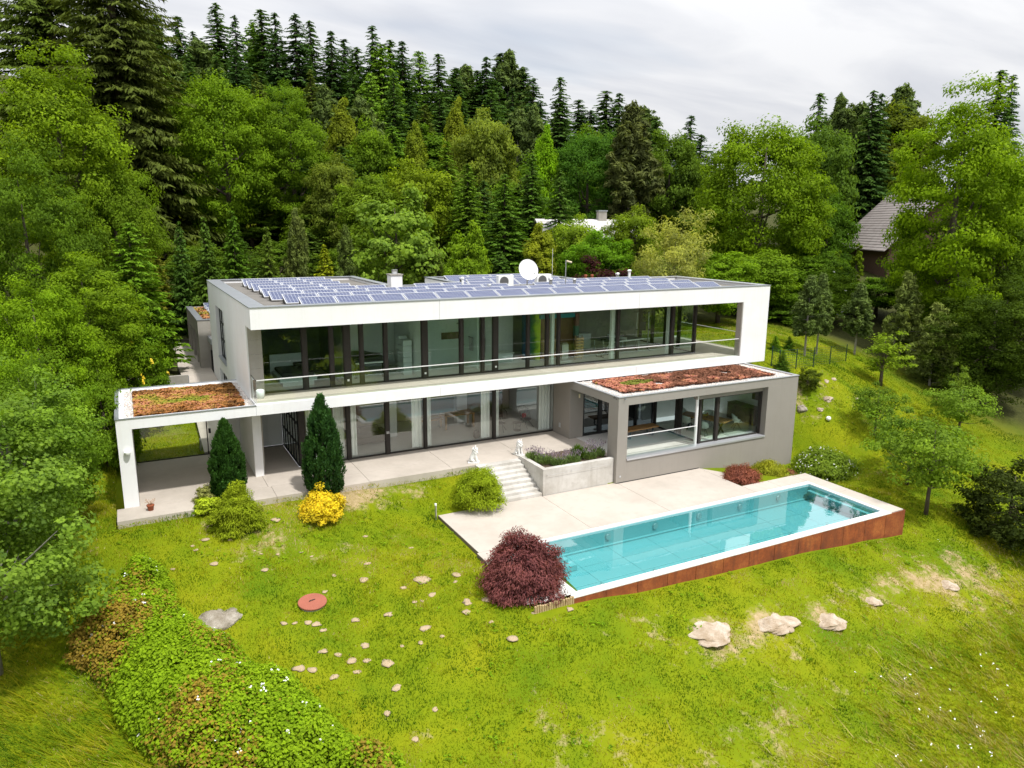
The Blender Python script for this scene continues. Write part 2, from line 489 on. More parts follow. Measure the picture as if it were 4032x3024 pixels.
def m_ground():
    t = NT('lawn_and_forest_floor'); p = t.pos()
    lw = t.n('ShaderNodeAttribute', attribute_name='lawn').outputs['Fac']
    dr = t.n('ShaderNodeAttribute', attribute_name='dry').outputs['Fac']
    a = t.noise(.35, p, 6, .6); b = t.noise(5, p, 6, .7); d = t.noise(1.2, p, 5, .6)
    g = t.ramp(a, [(.3, (.105, .18, .002)), (.5, (.20, .245, .003)), (.7, (.29, .285, .006))])
    g = t.mix(t.math('MULTIPLY', b, .55), g, (.07, .115, .008))
    dd = t.math('ADD', dr, t.math('MULTIPLY', t.math('SUBTRACT', d, .5), 1.3))
    dd = t.math('ADD', dd, t.math('MULTIPLY', t.math('SUBTRACT', b, .5), .9))
    soil = t.ramp(b, [(.3, (.25, .19, .075)), (.7, (.46, .35, .20))])
    g = t.mix(t.ramp(dd, [(.45, (0, 0, 0)), (.75, (1, 1, 1))]), g, soil)
    fl = t.ramp(b, [(.3, (.030, .036, .012)), (.6, (.07, .075, .02)), (.8, (.11, .085, .045))])
    c = t.mix(lw, fl, g)
    return t.done(t.pbr(c, .95, 0, t.bump(b, .6, .05), .1))
GROUND = m_ground()
SOILM = m_plain('molehill_soil', (.44, .335, .21), .95, 0, .25, 18, .9)
def m_rock(name, a, b, c2):
    t = NT(name); p = t.obj()
    f = t.noise(2.6, p, 8, .65); g = t.noise(11, p, 8, .7)
    c = t.ramp(f, [(.32, a), (.55, b), (.72, c2)])
    c = t.mix(t.math('MULTIPLY', g, .45), c, a)
    return t.done(t.pbr(c, .9, 0, t.bump(g, .8, .05)))
ROCKP = m_rock('sandy_rock', (.30, .215, .13), (.56, .465, .36), (.68, .63, .56))
ROCKG = m_rock('lichen_rock', (.20, .165, .115), (.36, .32, .26), (.56, .52, .45))

def m_water():
    t = NT('pool_water'); p = t.pos()
    n = t.noise(2.2, p, 3, .5)
    nb = t.bump(n, .05, .03)
    fr = t.n('ShaderNodeFresnel', {'IOR': 1.333, 'Normal': nb}).outputs[0]
    tr = t.n('ShaderNodeBsdfTransparent', {'Color': (.60, .93, .94, 1)}).outputs[0]
    gl = t.n('ShaderNodeBsdfGlossy', {'Color': (1, 1, 1, 1), 'Roughness': .01, 'Normal': nb}).outputs[0]
    f = t.math('MULTIPLY', fr, 2.8, True)
    return t.done(t.n('ShaderNodeMixShader', {0: f, 1: tr, 2: gl}).outputs[0])
WATER = m_water()
BASIN = m_plain('pool_lining', (.34, .60, .62), .5, .1, .07, 9)
BASIN2 = m_plain('pool_lining_step', (.40, .66, .68), .5, .1, .05, 6)
COPE = m_plain('pool_coping_stone', (.76, .745, .72), .6, 0, .05, 3)
# ------------------------------------------------------------ ground sheet
ZT, ZF, ZS, ZB, ZL = 7.28, 6.40, 3.41, 3.0, -1.05
LEN = 27.5
CUTS = [(-4.8, 27.0, -.9, 5.4), (.3, 25.9, 0, 7.6), (.3, 8.2, 7, 15.2), (12.4, 20, 7, 12.8), (15, 25.8, -3.5, 2), (7.8, 23.5, -11.4, -6.8), (6.6, 19.4, -7.9, -3.3), (9.3, 14.7, -3.5, -1.0)]
CLAMP = [(-5.3, 15.4, -1.22, 5.8, -.36), (6.0, 19.9, -8.2, -3.4, -1.17), (19.5, 23.9, -7.5, -6.4, -1.2), (22.8, 23.9, -11.7, -6.4, -1.3), (9.0, 14.8, -3.6, -1.2, -1.2)]
def axis(lo, hi, st, far):
    a = list(np.arange(lo, hi + 1e-6, st)); s = st
    b = []; q = hi
    while q < far:
        s *= 1.22; q += s; b.append(q)
    s = st; q = lo; c = []
    while q > -far:
        s *= 1.22; q -= s; c.append(q)
    return np.array(c[::-1] + a + b)
gx = axis(-12, 38, .4, 1500); gy = axis(-24, 16, .4, 1500)
XX, YY = np.meshgrid(gx, gy)
xf, yf = XX.ravel(), YY.ravel()
zf = ground(xf, yf)
for x0, x1, y0, y1, zm in CLAMP:
    m = (xf > x0) & (xf < x1) & (yf > y0) & (yf < y1)
    zf[m] = np.minimum(zf[m], zm)
nx, ny = len(gx), len(gy)
ii = np.arange(nx * ny).reshape(ny, nx)
Q = np.stack([ii[:-1, :-1], ii[:-1, 1:], ii[1:, 1:], ii[1:, :-1]], -1).reshape(-1, 4)
keep = np.ones(len(Q), bool)
for x0, x1, y0, y1 in CUTS:
    ins = (xf > x0) & (xf < x1) & (yf > y0) & (yf < y1)
    keep &= ~ins[Q].all(1)
def sstep(a, b, x):
    t = np.clip((x - a) / (b - a), 0, 1); return t * t * (3 - 2 * t)
def lawn_mask(x, y):
    x = np.asarray(x, float); y = np.asarray(y, float)
    n = (fbm(x * .3, y * .3, 21) - .5) * 5
    a = sstep(-10, -7.5, x + n * .3) * (1 - sstep(12, 14, y)) * (1 - sstep(24, 27, x))
    b = sstep(22, 24, x) * (1 - sstep(9, 13, y + n)) * (1 - sstep(40, 47, x + n + .5 * np.maximum(y, 0)))
    c = np.exp(-(((x - 2) / 12) ** 2 + ((y - 57) / 9) ** 2)) * 1.2
    return np.clip(np.maximum(np.maximum(a, b), c), 0, 1)
DRY = []
def dry_mask(x, y):
    x = np.asarray(x, float); y = np.asarray(y, float)
    d = .10 + 0 * x
    for cx, cy, rx, ry, am in ((3.5, -2.0, 3.2, .9, .42), (.5, -3.2, 2.4, 1.0, .2), (24.5, -14.2, 3.5, 2.2, .42), (18, -13.8, 4.5, 1.6, .26), (12, -14.5, 2.5, 1.2, .28), (9, -17.5, 3.5, 1.3, .33), (30, -2.6, 2.5, 1.6, .25), (28.5, -1.5, 2, 1, .3), (14, -16.5, 3, 1.3, .2), (1.5, -5.2, 2.2, .7, .25), (-1, -4.2, 1.6, .7, .3), (6.6, -12.2, 1.5, .7, .15)):
        d = d + am * np.exp(-(((x - cx) / rx) ** 2 + ((y - cy) / ry) ** 2))
    for cx, cy, rx, am in DRY:
        d = d + am * np.exp(-((x - cx) ** 2 + (y - cy) ** 2) / (rx * rx))
    return d
for _x, _y, _w in ((160, 765, 250), (560, 700, 230), (935, 690, 175), (1215, 570, 110), (1700, 460, 150), (480, 740, 150), (860, 660, 120), (1780 - 1344, 1560, 150), (1500, 420, 160), (1330, 480, 140)):
    _p = gp(2688 + _x * .6076 if _y != 1560 else 1344 + 1780 * .6076, 2016 + _y * .6076)
    DRY.append((_p[0], _p[1], _w * .6076 / FPX * pdist(_p) * .6, .36))
for _x, _y, _r, _a in ((1344 + 1450 * .6076, 2016 + 1480 * .6076, 1.3, .35), (1344 + 480 * .6076, 2016 + 1520 * .6076, .9, .3), (1300 + 200 * .4521, 1450 + 1100 * .4521, .9, .45), (1300 + 700 * .4521, 1450 + 1060 * .4521, .8, .3), (400 + 1450 * .4521, 1450 + 1180 * .4521, .6, .3), (400 + 1400 * .4521, 1450 + 1480 * .4521, .7, .22), (400 + 1000 * .4521, 1450 + 1370 * .4521, .6, .4), (1344 + 1900 * .6076, 2016 + 690 * .6076, 1.0, .35)):
    _p = gp(_x, _y); DRY.append((_p[0], _p[1], _r, _a))
V = np.c_[xf, yf, zf]
gme = fastmesh('ground', V, Q[keep], GROUND, {'lawn': lawn_mask(xf, yf), 'dry': dry_mask(xf, yf)}, True)
tag(link('ground', gme), kind='structure')

# ------------------------------------------------------------ terraces
JOINT = m_plain('joint_dark', (.16, .13, .105), .95)
def slab_field(name, rects, z1, th, mat, gap=.012):
    root = empty(name); tag(root, kind='structure')
    for (x0, x1, y0, y1) in rects:
        box('bedding', JOINT, root, x0 + .03, x1 - .03, y0 - .002 + .03, y1 - .03, z1 - th - .1, z1 - th - .005)
    for (x0, x1, y0, y1) in rects:
        if x1 - x0 > .5 and y1 - y0 > .5:
            box('joint_filler', JOINT, root, x0 - .004, x0 + .004, y0 + .02, y1 - .02, z1 - th + .01, z1 - .012)
        box('paving_slab', mat, root, x0 + gap / 2, x1 - gap / 2, y0 + gap / 2, y1 - gap / 2, z1 - th, z1, bevel=.006)
    return root
up = slab_field('upper_terrace', [(-5.16, -1.9, -1.3, 0), (-1.9, .36, -1.3, 0), (.36, 4.1, -1.28, 0), (4.1, 7.8, -1.26, 0), (7.8, 11.15, -1.25, 0), (11.15, 15, -1.25, 0)] +
                [(-4.40, -1.4, 0, 5.62), (-1.4, .25, 0, 5.62), (.25, 4.1, 0, 1.96), (4.1, 7.8, 0, 1.96), (7.8, 11.43, 0, 1.96), (11.43, 15, 0, 1.96), (.46, 1.9, 1.96, 5.62)], 0, .35, PAVE)
lo = slab_field('lower_terrace', [(6.12, 7.47, -8.15, -7.36), (6.2, 11.02, -7.36, -3.5), (11.02, 14.9, -7.36, -3.55), (14.9, 19.72, -7.36, -3.72), (19.72, 21.3, -7.36, -6.5), (21.3, 22.94, -7.36, -6.5), (22.94, 23.78, -9.0, -6.53), (22.94, 23.78, -11.6, -9.0)], ZL, .25, PAVE)
MB().prism([(19.72, -3.72), (19.726, -5.34), (20.38, -4.78)], ZL - .25, ZL).build('paving_slab', PAVE, lo)

# stairs
st = empty('garden_stairs', (10, -2.4, ZL))
tag(st, 'pale concrete stairs climbing between the two terraces beside the planter', 'stairs')
def loc(o, root):
    o.location = -Vector(root.location); return o
for i in range(8):
    z1 = ZL + (i + 1) * (1.05 / 8)
    y0 = -3.50 + i * .275
    loc(box('step', CONCW, st, 8.9, 11.05, y0, (-1.28 if i < 7 else -1.24), ZL + i * 1.05 / 8 - .02, z1 - (.004 if i == 7 else 0), bevel=.012), st)

# planter
pl = empty('concrete_planter', (12.9, -2.4, ZL))
tag(pl, 'weathered concrete planter wall with lavender between stairs and grey wing', 'planter')
loc(box('front_wall', CONCW, pl, 11.07, 14.78, -3.52, -3.30, ZL - .2, .14, bevel=.015), pl)
loc(box('side_wall', CONCW, pl, 11.07, 11.29, -3.30, -1.25, ZL - .2, .14, bevel=.015), pl)
loc(box('soil', m_plain('planter_soil', (.10, .07, .045), .95, 0, .3, 12, .8), pl, 11.29, 14.78, -3.30, -1.26, -.6, .02), pl)
wire = MB().tube([(11.25, -3.60, -.12), (14.6, -3.60, -.10)], .006, 6)
for x in (11.25, 12.5, 13.6, 14.6): wire.tube([(x, -3.52, -.12), (x, -3.61, -.12)], .009, 6)
loc(wire.build('wire_rail', STEEL, pl), pl)

# ------------------------------------------------------------ pool
PX0, PX1, PY0, PY1 = 7.476, 22.943, -11.654, -7.399
pool = empty('swimming_pool', (15, -9.5, -2.3))
tag(pool, 'long turquoise swimming pool clad in rusty steel panels', 'swimming pool')
WZ = ZL - .055
wx0, wx1, wy0, wy1 = 7.78, 22.72, -11.33, -7.66
seams = [7.476, 8.72, 9.99, 11.25, 12.50, 13.77, 15.02, 16.28, 17.55, 18.80, 20.06, 21.33, 22.61, 23.83]
for a, b in zip(seams[:-1], seams[1:]):
    loc(box('rusty_steel_panel', CORTEN, pool, a + .009, b - .009, -11.66, -11.63, -3.2, ZL - .03), pool)
for a, b in ((-11.63, -10.4), (-10.4, -9.1), (-9.1, -7.8), (-7.8, -6.5)):
    loc(box('rusty_steel_panel', CORTEN, pool, 23.80, 23.83, a + .006, b - .006, -3.2, ZL - .03), pool)
for a, b in ((-11.63, -10.4), (-10.4, -9.2), (-9.2, -8.16)):
    loc(box('rusty_steel_panel', CORTEN, pool, 7.476, 7.506, a + .006, b - .006, -2.6, ZL - .03), pool)
# coping stones
def cope(x0, x1, y0, y1):
    loc(box('coping_stone', COPE, pool, x0 + .004, x1 - .004, y0 + .004, y1 - .004, ZL - .028, ZL + .012, bevel=.005), pool)
xs = np.linspace(PX0, PX1, 14)
for a, b in zip(xs[:-1], xs[1:]):
    cope(a, b, PY0 - .01, wy0)
    cope(a, b, wy1, PY1)
for a, b in zip(np.linspace(wy0, wy1, 4)[:-1], np.linspace(wy0, wy1, 4)[1:]):
    cope(PX0, wx0, a, b); cope(wx1, PX1, a, b)
# basin
D = .66
loc(box('basin_wall', BASIN, pool, wx0 - .14, wx1 + .14, wy1, wy1 + .14, WZ - D, ZL - .03), pool)
loc(box('basin_wall', BASIN, pool, wx0 - .14, wx1 + .14, wy0 - .2, wy0, WZ - D, ZL - .03), pool)
loc(box('basin_wall', BASIN, pool, wx0 - .14, wx0, wy0, wy1, WZ - D, ZL - .03), pool)
loc(box('basin_wall', BASIN, pool, wx1, wx1 + .14, wy0, wy1, WZ - D, ZL - .03), pool)
fx = np.linspace(wx0, wx1, 9); fy = [wy0, -9.95, -8.8, wy1]
for a, b in zip(fx[:-1], fx[1:]):
    for c_, d_ in zip(fy[:-1], fy[1:]):
        loc(box('floor_sheet', BASIN, pool, a + .008, b - .008, c_ + .008, d_ - .008, WZ - D - .1, WZ - D), pool)
loc(box('floor_joint', BASIN2, pool, wx0 - .1, wx1 + .1, wy0 - .1, wy1 + .1, WZ - D - .12, WZ - D - .015), pool)
loc(box('floor_channel', BASIN2, pool, wx0 + .02, wx1 - .4, -10.02, -9.98, WZ - D - .01, WZ - D + .03), pool)
loc(box('floor_channel', BASIN2, pool, wx0 + .02, wx1 - .4, -10.42, -10.38, WZ - D - .01, WZ - D + .03), pool)
loc(box('wall_ledge', BASIN2, pool, wx0 + .9, wx1 - .02, wy1 - .10, wy1 - .002, WZ - D + .02, WZ - D + .06), pool)
loc(box('end_ledge', BASIN2, pool, wx1 - .22, wx1 - .002, wy0 + .02, wy1 - .12, WZ - .22, WZ - .19), pool)
for i, x in enumerate((9.3, 11.6, 13.9, 16.2, 18.5, 20.8)):
    o = MB().tube([(x, wy1 - .02, WZ - .3), (x, wy1 - .06, WZ - .3)], [.13, .11], 18).build('pool_light', STEEL, pool); loc(o, pool)
for i, x in enumerate((9.6, 11.9, 14.2, 16.5, 18.8, 21.0)):
    o = MB().lathe((x, -10.2, WZ - D), [(.07, 0), (.07, .03), (.04, .05)], 14).build('floor_jet', STEEL, pool); loc(o, pool)
for i in range(4):
    loc(box('entry_step', COPE if i < 1 else BASIN2, pool, wx0 + .02, wx0 + .95 + i * .22, wy1 - .42 - i * .28 + .005, wy1 - .14 - i * .28, WZ - D + .02, WZ - .02 - i * .14), pool)
loc(box('steel_backing', BLACK, pool, 7.49, 23.81, -11.628, -11.60, -3.2, ZL - .04), pool)
wm = MB().poly([(wx0, wy0, WZ), (wx1, wy0, WZ), (wx1, wy1, WZ), (wx0, wy1, WZ)]).build('water', WATER, pool); loc(wm, pool)
# overflow lip that frames the water
for r in ((wx0 - .02, wx1 + .02, wy0 - .05, wy0 + .02), (wx0 - .02, wx1 + .02, wy1 - .02, wy1 + .05)):
    pass

# ------------------------------------------------------------ pebbles, stakes
def pebbles(name, poly_pts, n, size, mat, parent=None, zfun=None, seed=1):
    r = np.random.default_rng(seed)
    P = np.array(poly_pts); lo_, hi_ = P.min(0), P.max(0)
    pts = []
    while len(pts) < n:
        c = r.uniform(lo_, hi_, (n * 2, 2))
        ins = np.zeros(len(c), bool)
        j = len(P) - 1
        for i in range(len(P)):
            cnd = ((P[i, 1] > c[:, 1]) != (P[j, 1] > c[:, 1])) & (c[:, 0] < (P[j, 0] - P[i, 0]) * (c[:, 1] - P[i, 1]) / (P[j, 1] - P[i, 1] + 1e-12) + P[i, 0])
            ins ^= cnd; j = i
        pts += list(c[ins])
    c = np.array(pts[:n]); s = r.uniform(.6, 1.3, n) * size
    z = zfun(c[:, 0], c[:, 1]) if callable(zfun) else np.full(n, zfun)
    z = z + r.uniform(0, size * .5, n)
    oct_ = np.array([(1, 0, 0), (0, 1, 0), (-1, 0, 0), (0, -1, 0), (0, 0, .65), (0, 0, -.65)])
    a = r.uniform(0, 6.28, n); ca, sa = np.cos(a), np.sin(a)
    v = oct_[None] * s[:, None, None] * r.uniform(.75, 1.25, (n, 6, 1))
    vx = v[..., 0] * ca[:, None] - v[..., 1] * sa[:, None]; vy = v[..., 0] * sa[:, None] + v[..., 1] * ca[:, None]
    Vv = np.stack([vx + c[:, :1], vy + c[:, 1:], v[..., 2] + z[:, None]], -1).reshape(-1, 3)
    F = np.array([(0, 1, 4), (1, 2, 4), (2, 3, 4), (3, 0, 4), (1, 0, 5), (2, 1, 5), (3, 2, 5), (0, 3, 5)])
    Ff = (np.arange(n)[:, None, None] * 6 + F[None]).reshape(-1, 3)
    me = fastmesh(name, Vv, Ff, mat, {'tone': np.repeat(r.uniform(0, 1, n), 6)}, True)
    o = link(name, me, parent); o['kind'] = 'stuff'
    return o
o = pebbles('white_pebbles', [(6.15, -8.3), (7.47, -8.2), (7.47, -11.55), (6.75, -11.42), (6.1, -11.2), (5.9, -10.3)], 2400, .045, PEBBLE, None, lambda x, y: ground(x, y) + .08 + .12 * (x - 6), 4)
tag(o, 'white pebbles around the foot of the purple maple beside the pool', 'pebbles')
ed = empty('stake_edging', (6.8, -11.85, -1.3))
tag(ed, 'low edging of short wooden stakes at the pool corner', 'edging')
p0 = np.array(on_z(1700 + 905 * .4521, 1800 + 1352 * .4521, -1.27)); p1 = np.array(on_z(1700 + 1230 * .4521, 1800 + 1272 * .4521, -1.24))
for i in range(17):
    t = i / 16; p = p0 + (p1 - p0) * t
    h = .17 + .05 * rnd.random() + .06 * t
    o = MB().tube([(p[0], p[1], -1.5), (p[0] + rnd.uniform(-.01, .01), p[1], -1.27 + h), (p[0], p[1], -1.25 + h)], [.04, .04, .02], 7).build('stake', STAKE, ed); loc(o, ed)
# ------------------------------------------------------------ the house
house = empty('house', (12, 3, 0))
tag(house, 'modern white and grey flat-roofed villa with long glazed upper floor', 'house')
HP = []
def H(o):
    o.location = -Vector(house.location); return o
def hb(name, mat, x0, x1, y0, y1, z0, z1, bevel=0.0, parent=None):
    o = box(name, mat, parent or house, x0, x1, y0, y1, z0, z1, bevel)
    if parent is None: H(o)
    return o
# upper fascia
SE = [0, 7.81, 18.54, LEN]
for a, b in zip(SE[:-1], SE[1:]):
    hb('fascia_panel', WHITE, a + (.006 if a else 0), b - (.006 if b < LEN else 0), 0, .32, ZF, 7.235)
hb('fascia_backing', m_plain('joint_grey', (.45, .44, .42), .9), .02, LEN - .02, .03, .33, ZF + .01, 7.22)
hb('fascia_return', WHITE, 0, .34, .335, 1.44, ZF, 7.235)
hb('fascia_return', WHITE, LEN - .34, LEN, .335, 7.82, ZF, 7.235)
# roof slabs (membrane on top, white soffit below)
hb('roof_slab', ROOFM, .34, LEN - .34, .335, 7.5, ZF + .25, 7.08)
hb('roof_slab', ROOFM, .34, 8.1, 7.505, 15.1, ZF + .25, 7.078)
hb('roof_slab', ROOFM, 12.45, 19.95, 7.505, 12.7, ZF + .25, 7.082)
hb('soffit', WHITE, .345, LEN - .345, .34, 7.7, ZF + .002, ZF + .24)
# parapets behind
for r in ((20.2, LEN - .345, 7.5, 7.82), (8.4, 12.15, 7.5, 7.82), (0.345, 8.4, 15.105, 15.45), (12.45, 19.95, 12.705, 13.0)):
    hb('parapet', WHITE, r[0], r[1], r[2], r[3], 6.3, 7.2)
for r in ((8.105, 8.40, 7.825, 15.1), (12.15, 12.445, 7.825, 13.0), (19.955, 20.2, 7.5, 13.0)):
    hb('parapet', WHITE, r[0], r[1], r[2], r[3], 6.3, 7.2)
# zinc coping in lengths
def coping(x0, x1, y0, y1, z=7.238, n=1, alongx=True, mat=METAL):
    for i in range(n):
        if alongx:
            a = x0 + (x1 - x0) * i / n; b = x0 + (x1 - x0) * (i + 1) / n
            hb('coping', mat, a + .003, b - .003, y0, y1, z, z + .035)
        else:
            a = y0 + (y1 - y0) * i / n; b = y0 + (y1 - y0) * (i + 1) / n
            hb('coping', mat, x0, x1, a + .003, b - .003, z, z + .035)
coping(-.03, LEN + .03, -.03, .42, 7.238, 9)
coping(-.03, .62, .425, 15.5, 7.238, 8, False)
coping(LEN - .42, LEN + .03, .425, 7.85, 7.238, 4, False, METALL)
coping(20.25, LEN - .425, 7.45, 7.85, 7.238, 3, True, METALL)
coping(8.46, 12.1, 7.45, 7.85, 7.24, 1)
coping(.625, 8.45, 15.05, 15.5, 7.24, 3)
coping(8.05, 8.455, 7.855, 15.045, 7.24, 3, False)
coping(12.105, 12.5, 7.46, 13.05, 7.24, 3, False)
coping(12.505, 19.9, 12.65, 13.05, 7.24, 3)
coping(19.905, 20.245, 7.46, 13.05, 7.24, 3, False)
# left side wall with a tall slot window
wy0_, wy1_ = 8.87, 12.2
hb('side_wall', WHITE, 0, .34, 1.445, wy0_, 0, 7.235)
hb('side_wall', WHITE, 0, .34, wy1_, 15.47, 0, 7.234)
hb('side_wall', WHITE, 0, .34, wy0_ + .002, wy1_ - .002, 6.18, 7.233)
hb('side_wall', WHITE, 0, .34, wy0_ + .002, wy1_ - .002, 2.82, 3.42)
hb('window_sill', METAL, -.04, .2, wy0_ + .01, wy1_ - .01, 3.425, 3.46)
for z0, z1 in ((3.46, 6.18), (.2, 2.82)):
    f = MB()
    for y in (wy0_, wy0_ + .8, wy0_ + 1.6, wy0_ + 2.5, wy1_ - .08): f.box(.17, .23, y + .003, y + .08, z0, z1)
    for z in (z0, z0 + (z1 - z0) * .33, z0 + (z1 - z0) * .66, z1 - .05): f.box(.16, .24, wy0_ + .004, wy1_ - .004, z + .001, z + .05)
    fo = H(f.build('window', BLACK, house))
    MB().box(.195, .205, wy0_ + .01, wy1_ - .01, z0 + .01, z1 - .01).build('pane', GLASS_U, fo)
hb('back_wall', WHITE, .34, 8.1, 15.1, 15.46, 0, 6.3)
hb('back_wall', WHITE, 8.1, 8.38, 7.7, 15.1, 0, 6.3)
hb('back_wall', CONC, 8.1, 23.6, 7.45, 7.69, 0, ZF)
hb('back_wall', WHITE, 12.2, 12.44, 7.83, 12.9, 0, 6.29)
hb('back_wall', WHITE, 19.96, 20.19, 7.83, 12.9, 0, 6.29)
hb('back_wall', WHITE, 12.45, 19.95, 12.71, 12.98, 0, 6.29)
# concrete pier of blocks on the left of the balcony
zs = np.linspace(ZS + .01, ZF - .005, 6)
for a, b in zip(zs[:-1], zs[1:]):
    hb('concrete_block', CONC, .345, .585, 1.452, 2.06, a + .004, b - .004, .006)
    hb('concrete_block', CONC, .05, .584, 1.405, 1.443, a + .004, b - .004)
# right pier
hb('end_pier', WHITE, 25.61, LEN, .002, .42, ZS, ZF - .001)
zs = np.linspace(ZS + .01, ZF - .012, 5)
for a, b in zip(zs[:-1], zs[1:]):
    hb('concrete_block', CONC, 25.555, 25.608, .03, .41, a + .004, b - .004)
# balcony slab: white band, floor
for a, b in zip([0, 7.81, 18.54], [7.81, 18.54, LEN]):
    hb('balcony_fascia', WHITE, a + (.006 if a else -.0), b - (.006 if b < LEN else 0), 0, .3, ZB, ZS + .01)
hb('balcony_slab', WHITE, .02, LEN - .001, .03, 7.44, ZB + .004, ZS - .03)
sx = [.06, 4.3, 7.8, 11.43, 15.0, 18.6, 22.2, 25.55]
for a, b in zip(sx[:-1], sx[1:]):
    hb('balcony_paving', PAVE2, a + .006, b - .006, .32, 1.94, ZS - .028, ZS + .004)
for a, b in ((1.95, 4.6), (4.6, 7.3)):
    hb('balcony_paving', PAVE2, 24.1, LEN - .06, a + .006, b - .006, ZS - .028, ZS + .004)
hb('balcony_paving', PAVE2, 25.556, LEN - .06, .43, 1.94, ZS - .028, ZS + .004)
hb('deck_slab', WHITE, 24.1, LEN, 7.445, 7.6, ZB + .004, ZS)
# ---- upper glazing
def glazing_y(mulls, y, z0, z1, fw, glass, top=.07, bottom=.07, inset=0.0):
    """mulls: list of (x0,x1) mullion extents; panes between neighbours, each a window with its pane"""
    for a, b in mulls:
        hb('mullion', FRAME, a, b, y - .09, y + .09, z0, z1)
    for (a, b), (c_, d_) in zip(mulls[:-1], mulls[1:]):
        f = MB()
        f.box(b + .002, c_ - .002, y - .05, y + .05, z0, z0 + bottom).box(b + .002, c_ - .002, y - .05, y + .05, z1 - top, z1).box(b + .002, b + .03, y - .05, y + .05, z0 + bottom, z1 - top).box(c_ - .03, c_ - .002, y - .05, y + .05, z0 + bottom, z1 - top)
        fo = H(f.build('window', FRAME, house))
        MB().box(b + .003, c_ - .003, y - .012, y + .012, z0 + bottom, z1 - top).build('pane', glass, fo)
UM = [(.585, .64), (2.29, 2.49), (3.46, 3.62), (4.08, 4.36), (4.79, 4.95), (5.90, 6.06), (7.71, 7.98), (9.61, 9.78), (10.74, 10.88), (11.36, 11.62), (13.22, 13.36), (14.31, 14.46), (14.99, 15.13), (18.66, 18.81), (22.30, 22.50), (23.92, 24.08)]
glazing_y(UM, 2.0, ZS, ZF, .1, GLASS_U)
for x in (4.22, 7.84, 11.49):
    o = hb('wall_socket', RAIL, x - .045, x + .045, 1.895, 1.908, ZS + .22, ZS + .31)
# side glazing at the right end of the upper room
for y in (3.3, 4.5, 5.7, 6.9):
    hb('mullion', FRAME, 23.93, 24.08, y - .09, y + .09, ZS, ZF)
for a, b in ((2.1, 3.21), (3.39, 4.41), (4.59, 5.61), (5.79, 6.81)):
    fo = H(MB().box(23.96, 24.05, a, b, ZS, ZS + .07).box(23.96, 24.05, a, b, ZF - .07, ZF).box(23.96, 24.05, a, a + .03, ZS + .07, ZF - .07).box(23.96, 24.05, b - .03, b, ZS + .07, ZF - .07).build('window', FRAME, house))
    MB().box(23.99, 24.01, a, b, ZS + .07, ZF - .07).build('pane', GLASS_U, fo)
# balustrade: glass panels and a thin rail
bs = [.09, 2.3, 4.13, 5.95, 7.76, 9.56, 11.34, 13.11, 14.89, 16.69, 18.48, 20.28, 22.08, 23.9, 25.55]
for a, b in zip(bs[:-1], bs[1:]):
    hb('balustrade_glass', GLASS_B, a + .006, b - .006, .12, .136, ZS + .012, 4.36)
hb('balustrade_rail', RAIL, .09, 25.55, .108, .150, 4.362, 4.395)
hb('balustrade_glass', GLASS_B, .07, .084, .15, 1.44, ZS + .012, 4.36)
hb('balustrade_rail', FRAME, .065, .09, .15, 1.44, 4.362, 4.375)
for a, b in ((.44, 2.7), (2.7, 5.0), (5.0, 7.3)):
    hb('balustrade_glass', GLASS_B, LEN - .09, LEN - .075, a + .006, b - .006, ZS + .012, 4.36)
hb('balustrade_rail', RAIL, LEN - .105, LEN - .06, .44, 7.3, 4.362, 4.395)
hb('balustrade_glass', GLASS_B, 24.1, LEN - .11, 7.29, 7.305, ZS + .012, 4.36)
# ---- upper interior
hb('interior_floor', CONCF, .6, 23.95, 2.06, 7.44, ZS - .026, ZS - .012)
hb('partition', PLASTER, 4.10, 4.34, 2.1, 7.4, ZS, ZF)
hb('partition', PLASTER, 7.73, 7.96, 2.1, 7.4, ZS, ZF)
hb('partition', PLASTER, 11.38, 11.60, 2.1, 7.4, ZS, ZF)
DGW = m_plain('dimmed_bedroom_wall', (.10, .12, .11), .7)  # room dimness put into the wall colour so the panes' reflections show
hb('interior_wall', DGW, .6, 4.09, 6.4, 6.5, ZS, ZF)
hb('interior_wall', DGW, .6, .66, 2.1, 6.39, ZS, ZF)
hb('dimmed_lining', DGW, 4.06, 4.098, 2.2, 6.39, ZS, ZF)  # same dimmed colour laid over the white partition
hb('interior_floor', m_plain('dimmed_bedroom_floor', (.22, .24, .22), .3), .67, 4.05, 2.3, 6.39, ZS - .011, ZS - .006)  # pale floor covered in a darkened colour to dim the room
hb('interior_wall', PLASTER, 4.35, 7.72, 5.9, 6.0, ZS, ZF)
hb('interior_wall', PLASTERG, 7.97, 11.37, 5.1, 5.2, ZS, ZF)
hb('interior_wall', PLASTERG, 11.0, 11.1, 3.0, 5.09, ZS, ZF - .002)
hb('interior_wall', PLASTER, 11.61, 14.2, 5.3, 5.4, ZS, ZF)
hb('interior_wall', CONC, 14.21, 23.6, 6.6, 6.75, ZS, ZF)
hb('interior_column', PLASTER, 14.74, 14.9, 2.12, 2.3, ZS, ZF)
hb('interior_column', PLASTER, 18.42, 18.62, 2.12, 2.3, ZS, ZF)
hb('interior_column', PLASTER, 22.22, 22.38, 2.12, 2.3, ZS, ZF)
hb('shower_niche', DARKOAK, 9.95, 11.0, 5.06, 5.095, ZS + 1.25, ZS + 1.6)
